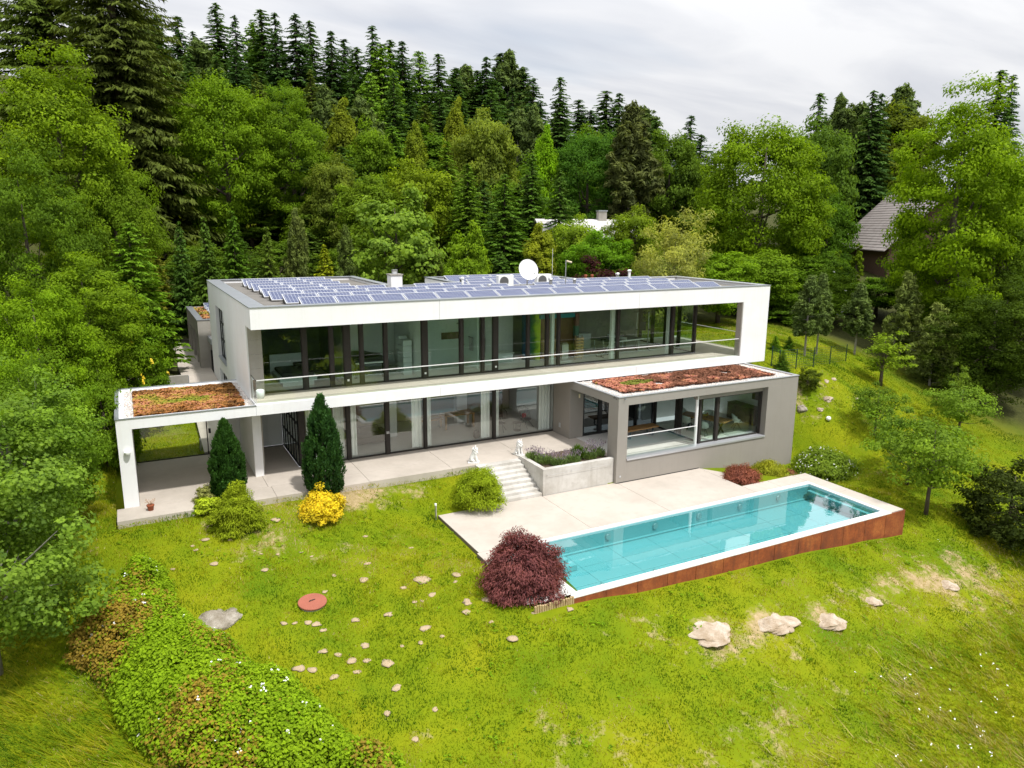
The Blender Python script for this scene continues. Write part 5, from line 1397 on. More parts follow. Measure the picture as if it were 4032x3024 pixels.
def proto_conifer(seed, H, R, whorls, nb, spray, droop=.35, power=.85, bare=.05, needle=None, density=1.0, asp=.34, up=0.0, bark=BARK, hang=.5):
    r = np.random.default_rng(seed)
    Cs, Ns, Us, S, T = [], [], [], [], []
    dr0 = droop
    m = MB(); m.tube([(0, 0, 0), (0, 0, H * .5), (0, 0, H * .99)], [H * .013 + .03, H * .009 + .015, .012], 7)
    for i in range(whorls):
        t = bare + (1 - bare) * (i + r.uniform(-.3, .3)) / whorls
        t = min(max(t, bare), .985); z0 = H * t
        L0 = R * (1 - t) ** power + .12
        for b in range(max(3, int(nb * (1 - .45 * t)))):
            if r.random() < .10: continue
            a = r.uniform(0, 6.283); L = L0 * r.uniform(.55, 1.16); z0 = H * min(max(t + r.uniform(-.6, .6) * (1 - bare) / whorls, .01), .99); droop = dr0 * r.uniform(.6, 1.4)
            d = np.array((math.cos(a), math.sin(a), 0.0)); side = np.array((-d[1], d[0], 0))
            n = max(3, int(L / spray * 1.7 * density))
            s = np.linspace(.12, 1, n) ** .9
            z = z0 + L * (up * s + (.18 - droop) * s - .12 * s * s + .30 * droop * s ** 3)
            ct = r.uniform(-.12, .12)
            for k in range(2):
                off = (r.random(n) - .5) * 2 * (.10 + .30 * (1 - s)) * L * .6 * (1 if k else .4)
                P = d * (L * s)[:, None] + side * off[:, None] + np.array((0, 0, 1.0)) * (z - np.abs(off) * .25 - k * spray * .12)[:, None]
                Cs.append(P)
                uu = d * .8 + side * (np.sign(off) * .7)[:, None] + np.array((0, 0, -hang)) * r.uniform(.2, 1.3, n)[:, None]
                Us.append(uu)
                Ns.append(np.array((0, 0, 1.0)) + d * .35 + r.normal(0, .55, (n, 3)))
                S.append(spray * r.uniform(.6, 1.15, n) * (.55 + .45 * (1 - t)))
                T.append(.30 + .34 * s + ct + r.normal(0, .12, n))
            if r.random() < .25:
                m.tube([tuple((0, 0, z0)), tuple(d * L * .8 + np.array((0, 0, z[-2])))], [.03, .01], 4, False)
    C = np.concatenate(Cs); N = np.concatenate(Ns); U = np.concatenate(Us); S = np.concatenate(S); T = np.concatenate(T)
    N = N - unit(U) * (N * unit(U)).sum(1, keepdims=True)
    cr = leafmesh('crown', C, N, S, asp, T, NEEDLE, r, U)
    me = bpy.data.meshes.new('trunk'); me.from_pydata(m.v, [], m.f); me.materials.append(bark); me.update()
    return {'crown': cr, 'trunk': me, 'h': H, 'w': 2 * R}

def proto_pine(seed, H, W, bare=.35, tiers=9, leaf=.16):
    r = np.random.default_rng(seed); m = MB()
    m.tube([(0, 0, 0), (.05, 0, H * .5), (0, .03, H * .98)], [H * .014 + .02, H * .01 + .01, .012], 7)
    P, N, T = [], [], []
    nbr = tiers * 9
    for i in range(nbr):
        f = (i + r.uniform(-.5, .5)) / nbr; f = min(max(f, 0), .99); t = bare + (1 - bare) * f
        L = W / 2 * np.interp(f, [0, .12, .4, .75, 1], [.55, .95, .9, .5, .10]) * r.uniform(.55, 1.12)
        a = r.uniform(0, 6.283); d = np.array((math.cos(a), math.sin(a), 0)); sd = np.array((-d[1], d[0], 0))
        e = d * L + np.array((0, 0, H * t + L * r.uniform(-.05, .38)))
        if i % 2 == 0: m.tube([(0, 0, H * t), tuple(e)], [.025, .008], 4, False)
        ct = r.uniform(-.16, .16)
        for s in (.35, .55, .75, .9, 1.0):
            for k in range(2):
                nn = 22; c = np.array((0, 0, H * t)) * (1 - s) + e * s + sd * r.normal(0, .16 * L) * (1.1 - s) + np.array((0, 0, r.normal(0, .05 * W)))
                q = sph(r, nn); q[:, 2] = q[:, 2] * .8 + .15
                P.append(c + q * np.array((.30, .30, .24)) * W / 5 * r.random((nn, 1)) ** .4)
                N.append(q + r.normal(0, .5, (nn, 3)) + np.array((0, 0, .4)))
                T.append(.35 + ct + q[:, 2] * .22 + .12 * (s - .6) + r.normal(0, .12, nn))
    P = np.concatenate(P); N = np.concatenate(N); T = np.concatenate(T)
    cr = leafmesh('crown', P, N, leaf * r.uniform(.6, 1.2, len(P)), .28, T, NEEDLE, r)
    me = bpy.data.meshes.new('trunk'); me.from_pydata(m.v, [], m.f); me.materials.append(BARKG); me.update()
    return {'crown': cr, 'trunk': me, 'h': H, 'w': W}

PROTO = {}
def proto(k):
    if k not in PROTO:
        PROTO[k] = {
            'spruce0': lambda: proto_conifer(1, 20, 3.4, 60, 14, .46, .42, .66, asp=.30, density=1.5),
            'spruce1': lambda: proto_conifer(2, 20, 3.0, 56, 13, .46, .50, .62, .10, asp=.30, density=1.5),
            'spruce2': lambda: proto_conifer(3, 20, 3.8, 54, 14, .48, .34, .75, .03, asp=.30, density=1.5),
            'larch': lambda: proto_conifer(4, 20, 3.6, 54, 14, .46, .20, .55, .05, hang=.8, asp=.36, density=1.25),
            'young': lambda: proto_conifer(5, 9, 2.2, 38, 15, .34, .15, .8, .02, up=.15, asp=.4, density=1.3),
            'spruceN': lambda: proto_conifer(9, 30, 5.0, 110, 14, .42, .60, .6, .05, hang=1.3, asp=.20, density=1.7),
            'pine0': lambda: proto_pine(6, 14, 6.0, .35, 9, .30),
            'pine1': lambda: proto_pine(7, 9, 4.6, .30, 8, .22),
            'pine2': lambda: proto_pine(8, 7, 4.8, .05, 9, .20),
            'broad0': lambda: proto_broad(11, 14, 11, 170, 150, .185, 1.15),
            'broad1': lambda: proto_broad(12, 15, 9, 160, 140, .185, 1.1, .10, .45, .3),
            'broad2': lambda: proto_broad(13, 13, 10, 150, 150, .185, 1.2, .05, .5, .35),
            'broad3': lambda: proto_broad(14, 16, 8, 150, 130, .185, 1.05, .08, .4, .25, taper=.75),
            'near0': lambda: proto_broad(31, 14, 11, 300, 170, .105, .85, .08, .55, .3),
            'near1': lambda: proto_broad(32, 16, 10, 320, 165, .105, .8, .06, .45, .35),
            'round0': lambda: proto_broad(34, 14, 13, 420, 150, .125, .95, .02, .62, .14),
            'near2': lambda: proto_broad(33, 12, 10, 280, 170, .10, .8, .0, .5, .4),
            'bush0': lambda: proto_broad(15, 4, 5, 150, 130, .075, .45, -.25, .55, .3),
            'bush1': lambda: proto_broad(16, 4, 4.5, 140, 130, .075, .42, -.2, .5, .35),
            'willow': lambda: proto_broad(17, 7, 7, 120, 120, .12, .75, .05, .4, .35, .3, BARKG),
            'fruit0': lambda: proto_broad(18, 5, 5.4, 80, 75, .085, .55, .22, .35, .5, .6),
            'fruit1': lambda: proto_broad(19, 6.5, 3.6, 46, 60, .10, .48, .18, .3, .5, .55),
            'maple': lambda: proto_broad(20, 8, 8, 110, 110, .16, .85, .0, .5, .3, .7, taper=.55),
            'thuja': lambda: proto_broad(22, 5, 1.5, 70, 110, .085, .22, -.02, .55, .1, .5, taper=.8),
        }[k]()
    return PROTO[k]

def put_tree(kind, pos, h, wd, col, label, cat, group=None, name=None, rz=None):
    pr = proto(kind)
    nm = name or ('spruce_tree' if 'spruce' in kind else 'larch_tree' if kind == 'larch' else 'pine_tree' if 'pine' in kind else 'broadleaf_tree')
    o = empty(nm, pos, rnd.uniform(0, 6.28) if rz is None else rz)
    sz = h / pr['h']; sw = wd / pr['w']
    o.scale = (sw, sw, sz)
    tag(o, label, cat, group)
    c = link('crown', pr['crown'], o); k_, b_ = (2.2, .8) if kind[:2] in ('sp', 'la') else (2.0, .8) if kind[:2] == 'pi' else (1.95, .7) if kind == 'aspen' else (1.5, .9) if kind in ('willow', 'maple') else (1.75, .6)
    c.color = (col[0] * k_, col[1] * k_, col[2] * k_ * b_, 1)
    link('trunk', pr['trunk'], o)
    return o

def tree_px(kind, ox, otop, d, wpx, col, label, cat='tree', group=None, name=None, hmin=3.0, hmax=34, sink=0.0):
    """overview-pixel top of the tree and its distance from the camera; base on the ground below"""
    f = 4032 / 2212
    q = pray(ox * f, otop * f); p = CAM + q * d
    z = gz(p[0], p[1]) - sink
    h = min(max(p[2] - z, hmin), hmax)
    return put_tree(kind, (p[0], p[1], p[2] - h if h < hmax else p[2] - h), h, wpx * f / FPX * d, col, label, cat, group, name)

# ------------------------------------------------------------ forest on the hill
DK = (.030, .062, .026); DK2 = (.040, .078, .026); OL = (.058, .080, .022); PIN = (.075, .110, .048); LG = (.075, .135, .022); MG = (.062, .120, .018); BG = (.105, .190, .016); YG = (.165, .205, .022)
SKY = [(295, 28, 'p'), (338, 32, 's'), (382, 30, 's'), (428, 95, 'p'), (465, 4, 's'), (506, 28, 's'), (545, 46, 'l'), (562, 18, 's'), (592, 22, 's'), (636, 26, 's'), (668, 42, 's'), (714, 62, 's'), (742, 82, 's'), (770, 100, 's'), (803, 50, 's'), (822, 92, 'l'), (842, 84, 's'), (868, 84, 's'), (905, 108, 'l'), (946, 114, 's'), (985, 142, 's'), (1003, 150, 'p'), (1030, 150, 's'), (1050, 118, 's'), (1080, 112, 's'), (1098, 120, 'p'), (1131, 142, 's'), (1152, 166, 's'), (1210, 164, 's'), (1250, 212, 's'), (1276, 236, 's'), (1311, 194, 's'), (1338, 197, 's'), (1389, 240, 'p'), (1418, 258, 's'), (1494, 245, 's'), (1515, 288, 's'), (1772, 198, 's'), (1818, 218, 'p'), (1862, 236, 'p'), (1888, 192, 's'), (1906, 196, 's'), (1953, 198, 'p'), (2164, 148, 's'), (2190, 156, 's')]
sp_kinds = ['spruce0', 'spruce1', 'spruce2']
for i, (x, y, k) in enumerate(SKY):
    d = rnd.uniform(98, 116) if x < 1600 else rnd.uniform(88, 100)
    kind = {'s': sp_kinds[i % 3], 'l': 'larch', 'p': 'pine0'}[k]
    col = {'s': (DK, DK2, DK)[i % 3], 'l': LG, 'p': PIN}[k]
    nm = {'s': 'dark spruce', 'l': 'lighter green larch', 'p': 'grey-green pine'}[k]
    side = 'on the skyline left of the open sky' if x < 1600 else 'on the right-hand skyline behind the barn'
    idx = sum(1 for q in SKY[:i + 1] if (q[0] < 1600) == (x < 1600))
    tree_px(kind, x, y, d, {'s': 150, 'l': 150, 'p': 140}[k] * rnd.uniform(.8, 1.15), col, '%s, %s tree from left %s' % (nm, ordinal(idx), side), 'tree', 'skyline conifers', hmin=14, hmax=26)
def skyline(x):
    return np.interp(x, [0, 250, 465, 800, 1000, 1100, 1210, 1330, 1520, 1700, 1900, 2212], [40, 60, 60, 110, 170, 160, 215, 240, 330, 300, 270, 220])
# second and third layers of the wood, in depth order
LAY = []
rr = random.Random(11)
for d, n, y0, y1 in ((114, 30, 2, 40), (96, 30, 25, 95), (84, 24, 100, 190), (74, 18, 200, 300)):
    for i in range(n):
        x = 250 + (1560 - 250) * (i + rr.random()) / n
        top = skyline(x) + rr.uniform(y0, y1) * (1 - .45 * max(0, (x - 700) / 860))
        LAY.append((x, top, d + rr.uniform(-5, 5), i + 1, {114: 'topmost', 96: 'upper', 84: 'middle', 74: 'lower'}[d]))
for i, (x, top, d, ix, band) in enumerate(LAY):
    k = rr.random()
    if k < .62 or band == 'topmost': kind, col, nm = rr.choice(sp_kinds), rr.choice((DK, DK2, DK2, OL)), 'dark green spruce'
    elif k < .72: kind, col, nm = 'larch', rr.choice((LG, MG)), 'mid green larch'
    elif k < .8: kind, col, nm = 'pine0', PIN, 'grey-green pine'
    else: kind, col, nm = rr.choice(('broad1', 'broad3', 'broad2')), rr.choice((MG, LG, MG)), 'green broadleaf tree'
    tree_px(kind, x, top, d, 125 * 90 / d * rr.uniform(.8, 1.15) * (1.1 if 'broad' in kind else 1), col, '%s, %s tree from the left in the %s band of the hillside wood' % (nm, ordinal(ix), band), 'tree', 'trees of the hillside wood', hmin=11, hmax=26)

# ------------------------------------------------------------ single trees behind and beside the house
T = tree_px
T('spruceN', 205, -330, 58, 400, (.046, .062, .020), 'huge drooping brown-green spruce at the upper left edge', hmax=48)
T('spruceN', 60, -330, 62, 400, (.054, .080, .022), 'huge spruce cut by the top left corner', hmax=48)
T('spruceN', 285, 60, 74, 190, (.045, .062, .022), 'tall spruce just right of the huge drooping one', hmax=30)
T('near1', 105, 95, 42, 330, (.105, .17, .016), 'tall bright green ash at the upper left edge', hmax=26)
T('near0', 230, 330, 43, 200, (.085, .145, .018), 'leaning green ash limb crown left of the clearing', hmax=18)
T('near2', 30, 330, 36, 260, (.062, .115, .018), 'dark green broadleaf tree low at the left edge', hmax=20)
T('round0', 475, 158, 66, 270, (.088, .155, .016), 'large bright oak left of the middle of the wood', hmax=24)
T('near1', 622, 190, 68, 190, (.085, .15, .018), 'tall oak close beside the large bright oak', hmax=24)
T('broad3', 735, 208, 76, 95, (.12, .155, .03), 'narrow yellowish tree in front of the dark spruces', hmax=20)
T('broad1', 795, 252, 74, 110, (.085, .15, .02), 'slender green tree with visible bare trunk right of the yellowish tree', hmax=20)
T('broad2', 720, 335, 66, 120, (.09, .125, .035), 'pale weeping birch below the slender green tree', hmax=15)
T('broad3', 898, 260, 80, 70, (.12, .165, .03), 'small yellow-green birch amid the dark spruces', hmax=16)
T('broad3', 985, 205, 80, 75, (.13, .165, .03), 'yellow-tipped maple high in the middle of the wood', hmax=18)
T('broad2', 1050, 235, 78, 150, (.11, .15, .045), 'grey-green spreading tree above the middle of the house', hmax=18)
T('broad3', 1180, 262, 72, 80, (.115, .225, .014), 'bright lime green tree top right of the middle', hmax=20)
T('round0', 1272, 278, 74, 215, (.040, .098, .022), 'broad dark green maple above the white house roof', hmax=22)
T('pine0', 1368, 238, 70, 150, (.066, .080, .040), 'brownish pine right of the dark green maple', hmax=22)
T('broad0', 1452, 286, 76, 170, (.062, .11, .024), 'rounded green tree between the pine and the walnut', hmax=20)
T('round0', 1660, 255, 62, 305, (.095, .160, .014), 'great round bright walnut tree right of the middle', hmax=24)
T('broad1', 1830, 300, 98, 130, (.075, .14, .022), 'green tree behind the right side of the walnut', hmax=20)
T('broad2', 1775, 255, 84, 150, (.062, .115, .03), 'dull green tree peeping over the walnut', hmax=20)
T('broad1', 1950, 215, 96, 180, (.072, .10, .018), 'dark olive tree left of the bright right-hand ash', hmax=24)
T('near1', 2100, 165, 50, 300, (.110, .185, .012), 'towering bright green ash at the right edge', hmax=28)
T('near0', 2195, 300, 54, 240, (.095, .165, .014), 'bright leafy crown cut by the right edge', hmax=24)
T('near2', 2130, 430, 55, 260, (.06, .105, .014), 'dark green lime below the towering ash', hmax=20)
T('near0', 2215, 560, 52, 260, (.046, .082, .014), 'dark green tree at the right edge beside the pines', hmax=18)
T('near1', 2085, 560, 56, 150, (.05, .09, .014), 'dark tree behind the young pines on the right', hmax=16)
T('broad2', 1995, 520, 60, 140, (.05, .092, .016), 'dark leafy tree in front of the barn', hmax=14)
T('spruce2', 965, 300, 62, 150, (.068, .118, .016), 'bright green spruce above the middle of the roof', hmax=18)
T('spruce0', 1010, 352, 58, 140, (.060, .108, .016), 'mid green spruce right of the bright green one', hmax=16)
T('spruce2', 1090, 372, 56, 170, (.050, .098, .018), 'wide dark green spruce behind the satellite dish', hmax=16)
T('spruce1', 1150, 332, 62, 130, (.046, .092, .02), 'slim spruce left of the lime green tree top', hmax=18)
T('spruce0', 1210, 362, 58, 120, (.042, .080, .02), 'dark spruce left of the white roof', hmax=17)
T('broad2', 900, 345, 60, 170, (.105, .155, .018), 'yellow-green tree left of the bright green spruce', hmax=14)
T('broad0', 800, 380, 58, 160, (.085, .14, .02), 'green tree behind the pale maple', hmax=13)
T('maple', 852, 412, 52, 240, (.145, .235, .045), 'pale fresh green maple behind the chimney', hmax=13)
T('maple', 1010, 488, 50, 120, (.13, .22, .016), 'round bright green shrub-tree right of the pale maple', hmax=9)
T('broad3', 1165, 478, 50, 100, (.15, .185, .03), 'pale yellow-green young tree behind the dish', hmax=9)
T('broad2', 1245, 465, 54, 120, (.12, .185, .03), 'feathery green tree in front of the white roof', hmax=9)
T('broad0', 1290, 500, 50, 160, (.07, .15, .016), 'rich green shrub behind the roof vents', hmax=8)
T('broad2', 1372, 445, 58, 130, (.095, .145, .02), 'olive green tree right of the white house', hmax=10)
T('willow', 1462, 466, 49, 185, (.25, .28, .105), 'pale silvery willow behind the right part of the roof', name='willow_tree', hmax=9)
T('bush1', 1290, 566, 48, 190, (.034, .012, .028), 'dark purple-leaved shrub behind the roof vents', 'shrub', name='purple_shrub', hmin=2.5, hmax=5)
T('broad0', 1560, 545, 52, 170, (.092, .165, .016), 'green shrub at the right end of the white roof', 'shrub', hmax=7, name='leafy_shrub')
T('broad2', 1640, 540, 56, 180, (.085, .15, .018), 'large green shrub below the walnut', 'shrub', hmax=8, name='leafy_shrub')
T('broad0', 1745, 555, 60, 180, (.066, .125, .016), 'dense green shrub right of the white wall', 'shrub', hmax=8, name='leafy_shrub')
T('broad2', 1690, 625, 57, 170, (.060, .115, .016), 'dark shrub behind the two cone spruces', 'shrub', hmax=6.5, name='leafy_shrub')
T('broad0', 1790, 545, 60, 110, (.055, .11, .018), 'dark bushy tree left of the barn', hmax=9)
T('broad2', 1795, 420, 66, 120, (.046, .098, .016), 'dark green tree at the barn gable', hmax=12)
T('broad0', 1900, 600, 62, 150, (.065, .13, .015), 'green shrub below the barn wall', 'shrub', hmax=7, name='leafy_shrub')
T('broad2', 1790, 585, 58, 120, (.075, .135, .022), 'elder shrub with white flower heads above the fence', 'shrub', hmax=7, name='elder_shrub')
for x, y, lab in ((1813, 530, 'left one of two small columnar thujas by the barn'), (1857, 516, 'right one of two small columnar thujas by the barn')):
    T('thuja', x, y, 62, 30, (.095, .15, .016), lab, 'tree', 'thujas by the barn', name='thuja_tree', hmin=2.5, hmax=5)
# left background row of young conifers
for x, y, w_, k, c, lab in ((385, 478, 75, 'young', (.05, .10, .035), 'blue-green young spruce in the clearing'), (440, 470, 85, 'young', (.055, .10, .030), 'second young spruce right of the clearing'), (500, 455, 90, 'young', (.050, .10, .018), 'bushy young spruce under the large oak'), (575, 490, 80, 'young', (.07, .11, .03), 'young spruce with yellow flowering broom beside it'), (640, 468, 85, 'pine2', (.08, .105, .04), 'grey-green young pine behind the left end of the roof'), (700, 528, 75, 'young', (.16, .19, .02), 'golden-green young larch behind the solar panels'), (745, 500, 70, 'pine2', (.07, .10, .035), 'small pine left of the pale maple'), (330, 520, 95, 'young', (.085, .095, .022), 'brownish young spruce at the left of the clearing')):
    T(k, x, y, 50, w_, c, lab, 'tree', 'young conifers behind the left wing', name='young_conifer', hmin=3.5, hmax=8)
for x, y, d, w_, k, c_, lab in ((360, 505, 62, 130, 'bush0', (.085, .12, .025), 'olive shrub at the foot of the clearing'), (430, 520, 58, 120, 'broad2', (.06, .105, .02), 'dark bush left behind the roof corner'), (510, 505, 60, 140, 'spruce2', (.045, .09, .02), 'dense dark spruce behind the left roof edge'), (600, 520, 57, 140, 'broad0', (.055, .10, .018), 'dark bushy tree behind the solar panels'), (665, 500, 62, 130, 'spruce0', (.05, .085, .02), 'dark spruce left of the golden larch'), (745, 530, 58, 120, 'broad2', (.07, .12, .02), 'green bush behind the golden larch'), (540, 460, 70, 150, 'broad0', (.06, .11, .02), 'dark oak regrowth under the tall oak'), (690, 440, 68, 140, 'broad2', (.07, .12, .022), 'green tree below the tall oak'), (395, 395, 82, 150, 'bush0', (.13, .20, .02), 'bright fern-like shrub on the clearing'), (1080, 540, 52, 110, 'spruce2', (.045, .09, .022), 'low dark spruce behind the dish'), (930, 545, 52, 90, 'pine2', (.075, .10, .03), 'small pine right of the pale maple'), (1430, 560, 55, 150, 'broad2', (.085, .14, .02), 'green shrub under the willow')):
    T(k, x, y, d, w_, c_, lab, 'shrub' if 'bush0' in k else 'tree', hmin=3, hmax=10)
T('larch', 275, 478, 40, 190, (.060, .115, .012), 'bright feathery larch left of the annex', hmax=13)
T('bush0', 318, 640, 41, 100, (.06, .11, .02), 'dark green shrub beside the annex path', 'shrub', hmin=3, hmax=6, name='leafy_shrub')
T('broad0', 415, 545, 56, 130, (.055, .10, .02), 'dark leafy tree behind the annex', hmax=8)
T('spruce2', 560, 560, 54, 130, (.045, .085, .02), 'low dark spruce right behind the left wing', hmin=4, hmax=7)
# left foreground mass
T('near1', 170, 545, 33, 270, (.095, .16, .016), 'bright hazel thicket left of the carport', hmin=6, hmax=12, name='hazel_bush')
T('near0', 60, 580, 30, 260, (.105, .185, .014), 'light green hazel at the left edge above the aspen', hmin=6, hmax=12, name='hazel_bush')
T('bush0', 280, 690, 35, 170, (.085, .155, .016), 'green shrub with yellow roses above the retaining wall', 'shrub', hmin=3, hmax=5, name='rose_shrub')
T('bush1', 205, 760, 31, 150, (.085, .15, .018), 'leafy shrub between hazel and carport roof', 'shrub', hmin=3, hmax=6, name='leafy_shrub')
T('near2', 70, 770, 25, 250, (.075, .14, .018), 'bamboo-green tree left of the white pier', hmin=6, hmax=9)

def big_aspen():
    r = np.random.default_rng(41)
    p, n, t, c = crown_points(r, 190, 120, (2.5, 2.5, 3.6), 4.3, .52, .4, uneven=.35)
    k = p[:, 2] > .6; p, n, t = p[k], n[k], t[k]
    cr = leafmesh('crown', p, n, .062 * r.uniform(.7, 1.25, len(p)), .85, t, LEAF, r)
    tr = trunk_mesh(r, 7.0, .13, [tuple(c[i] * np.array((.8, .8, .97))) for i in range(0, 60, 4)], 'trunk', BARKG)
    return {'crown': cr, 'trunk': tr, 'h': 8.0, 'w': 5.6}
PROTO['aspen'] = big_aspen()
def free_tree(kind, x, y, h, wd, col, label, name='aspen_tree', cat='tree', group=None, rz=None):
    return put_tree(kind, (x, y, gz(x, y)), h, wd, col, label, cat, group, name, rz)
a0 = gp(40, 2640)
free_tree('aspen', a0[0] - .3, a0[1], 7.6, 5.6, (.092, .155, .040), 'grey-green aspen in the left foreground with pale trunk', rz=.4)
a1 = gp(170, 2330)
free_tree('aspen', a1[0] - .5, a1[1] + .8, 6.8, 4.8, (.085, .15, .032), 'aspen right behind the foremost aspen', rz=2.2)
a2 = gp(330, 2130)
free_tree('aspen', a2[0] - 1.0, a2[1] + .8, 5.6, 3.8, (.10, .175, .03), 'small aspen beside the white pier of the carport', rz=4.0)
# trees down the slope in front, which the windows mirror
for i, (x, y, h, wd, k) in enumerate(((-10, -50, 17, 10, 'broad0'), (2, -56, 19, 11, 'broad1'), (14, -58, 18, 11, 'broad0'), (27, -56, 19, 12, 'broad2'), (40, -54, 18, 11, 'broad1'), (53, -52, 18, 12, 'broad0'), (66, -46, 19, 12, 'broad2'), (-24, -46, 18, 11, 'broad1'))):
    free_tree(k, x, y, h, wd, (.07, .125, .018), 'broadleaf tree down the slope in front, mirrored in the windows', 'broadleaf_tree', 'tree', 'trees mirrored in the glass')

# right side: pines, fruit trees
def P9(x, y): return gp(2900 + x * .5124, 1000 + y * .5124)
def tall(kind, bx, by, topy, wpx, col, label, name=None, group=None):
    p = P9(bx, by); d = pdist(p); h = (by - topy) * .5124 / FPX * d / .97
    return put_tree(kind, tuple(p - np.array((0, 0, .1))), h, wpx * .5124 / FPX * d, col, label, 'tree', group, name)
tall('pine1', 522, 785, 205, 290, PIN, 'left young pine of the pair behind the fence', group='young pines on the right bank')
tall('pine1', 612, 770, 190, 230, PIN, 'right young pine of the pair behind the fence', group='young pines on the right bank')
tall('pine1', 905, 770, 262, 260, PIN, 'single young pine behind the fence end', group='young pines on the right bank')
tall('pine2', 1245, 830, 195, 330, (.10, .13, .050), 'tall pointed pine right of the fence', group='young pines on the right bank')
tall('pine2', 1480, 1010, 425, 420, (.105, .135, .052), 'broad young pine furthest right on the bank', group='young pines on the right bank')
tall('young', 348, 900, 730, 130, (.05, .10, .022), 'small dark mountain pine beside the wing roof', 'young_conifer')
tall('young', 295, 740, 618, 110, (.07, .145, .018), 'left one of two small cone spruces', 'cone_spruce', 'small cone spruces')
tall('young', 400, 745, 622, 110, (.05, .11, .018), 'right one of two small cone spruces', 'cone_spruce', 'small cone spruces')
tall('fruit1', 1105, 1010, 590, 400, (.13, .20, .03), 'slender cherry tree with reddish tips right of the wing', 'fruit_tree')
tall('fruit0', 1060, 1395, 960, 430, (.085, .145, .035), 'round apple tree nearest to the white ball', 'fruit_tree')
tall('fruit0', 1700, 1400, 960, 560, (.105, .175, .045), 'wide pale apple tree at the right', 'fruit_tree')
tall('fruit1', 1690, 1250, 832, 190, (.11, .17, .045), 'thin upright pear tree behind the wide apple tree', 'fruit_tree')
o1 = gp(2700 + 1925 * .4521, 1800 + 240 * .4521); o2 = gp(2700 + 2090 * .4521, 1800 + 500 * .4521)
free_tree('fruit0', o1[0], o1[1], 3.9, 4.4, (.085, .15, .035), 'apple tree behind the front apple tree, left of it', 'fruit_tree')
free_tree('fruit0', o2[0], o2[1], 4.6, 5.0, (.10, .165, .035), 'front apple tree with bare trunk right of the pool', 'fruit_tree')
free_tree('bush1', *gp(3960, 2120)[:2], 3.4, 4.6, (.030, .045, .018), 'dark conifer shrub at the right edge', 'dark_shrub', 'shrub')
free_tree('near2', *(gp(4000, 1800)[:2] + np.array((5, 5))), 8, 8, (.040, .07, .014), 'dark green tree at the right edge above the bank', 'broadleaf_tree')
free_tree('bush0', *gp(3180, 1530)[:2], 1.2, 1.4, (.055, .08, .02), 'small dark shrub at the right corner of the wing', 'corner_shrub', 'shrub')

# ------------------------------------------------------------ garden shrubs
def dome(label, name, cx, cbot, wpx, hpx, col, leaf, ncl, per, asp=.45, mat=None, seed=1, cat='shrub', ccr=.17, droopy=True, group=None, shell=.66, tip=0.0):
    p = gp(cx, cbot - .19 * wpx); d = pdist(p)
    W = wpx / FPX * d; Hh = max((hpx - .19 * wpx * .8), hpx * .55) / FPX * d
    o = empty(name, tuple(p)); tag(o, label, cat, group)
    r = np.random.default_rng(seed)
    q, n, t, c = crown_points(r, ncl, per, (W / 2 * .93, W / 2 * .93, Hh * .94), Hh * .06, W * ccr, shell, dome=True, uneven=.30)
    if tip: q[:, :2] *= (1 - tip * np.clip(q[:, 2] / Hh, 0, 1) ** 1.5)[:, None]
    k = q[:, 2] > -.05; q, n, t = q[k], n[k], t[k]
    U = None
    if droopy:
        out = unit(q - np.array((0, 0, Hh * .3))); U = out * .7 + np.array((0, 0, -.8)) + r.normal(0, .45, q.shape)
        n = n - unit(U) * (n * unit(U)).sum(1, keepdims=True)
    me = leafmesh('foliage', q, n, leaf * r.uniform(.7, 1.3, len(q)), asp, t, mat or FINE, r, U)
    f = link('foliage', me, o); f.color = (*[q * 1.55 for q in col], 1)
    m = MB()
    for i in range(0, min(len(c), 40), 4): m.tube([(0, 0, -.1), tuple(c[i] * .5), tuple(c[i])], [W * .015, W * .01, .006], 5, False)
    m.build('stems', BARK, o)
    return o
def c4(x, y): return 400 + x * .4521, 1450 + y * .4521
def c5(x, y): return 1300 + x * .4521, 1450 + y * .4521
def c6(x, y): return 2200 + x * .4521, 1350 + y * .4521
def c7(x, y): return 1700 + x * .4521, 1800 + y * .4521
def c8(x, y): return 2700 + x * .4521, 1800 + y * .4521
S_ = .4521
dome('big purple weeping maple at the corner of the pool', 'purple_maple', *c7(812, 1275), 725 * S_, 575 * S_, (.150, .052, .062), .060, 330, 95, .26, FINE, 51, ccr=.10, tip=.22)
dome('green cut-leaf maple shrub beside the stairs', 'green_maple', *c5(1300, 1238), 435 * S_, 395 * S_, (.20, .26, .014), .045, 300, 90, .28, FINE, 52, ccr=.11)
dome('green cut-leaf maple shrub in front of the smaller cypress', 'green_maple', *c4(1200, 1450), 445 * S_, 410 * S_, (.18, .225, .012), .045, 300, 90, .28, FINE, 53, ccr=.11)
dome('golden yellow shrub in front of the larger cypress', 'golden_shrub', *c4(1905, 1350), 385 * S_, 300 * S_, (.46, .36, .020), .045, 170, 80, .6, FINE, 54, ccr=.13, droopy=False)
dome('small lime green shrub left of the smaller cypress', 'lime_shrub', *c4(930, 1285), 220 * S_, 170 * S_, (.26, .32, .02), .05, 70, 70, .6, FINE, 55, ccr=.16, droopy=False)
dome('tall sparse grey-green shrub left of the smaller cypress', 'grey_shrub', *c4(895, 1190), 165 * S_, 165 * S_, (.19, .20, .07), .04, 60, 60, .5, FINE, 56, ccr=.16, droopy=False)
dome('small purple maple beside the pool terrace', 'small_purple_maple', *c6(1595, 1258), 335 * S_, 180 * S_, (.20, .070, .055), .045, 170, 80, .26, FINE, 57, ccr=.12)
dome('small green maple right of the small purple maple', 'small_green_maple', *c6(1835, 1200), 300 * S_, 135 * S_, (.21, .22, .02), .045, 130, 75, .3, FINE, 58, ccr=.13)
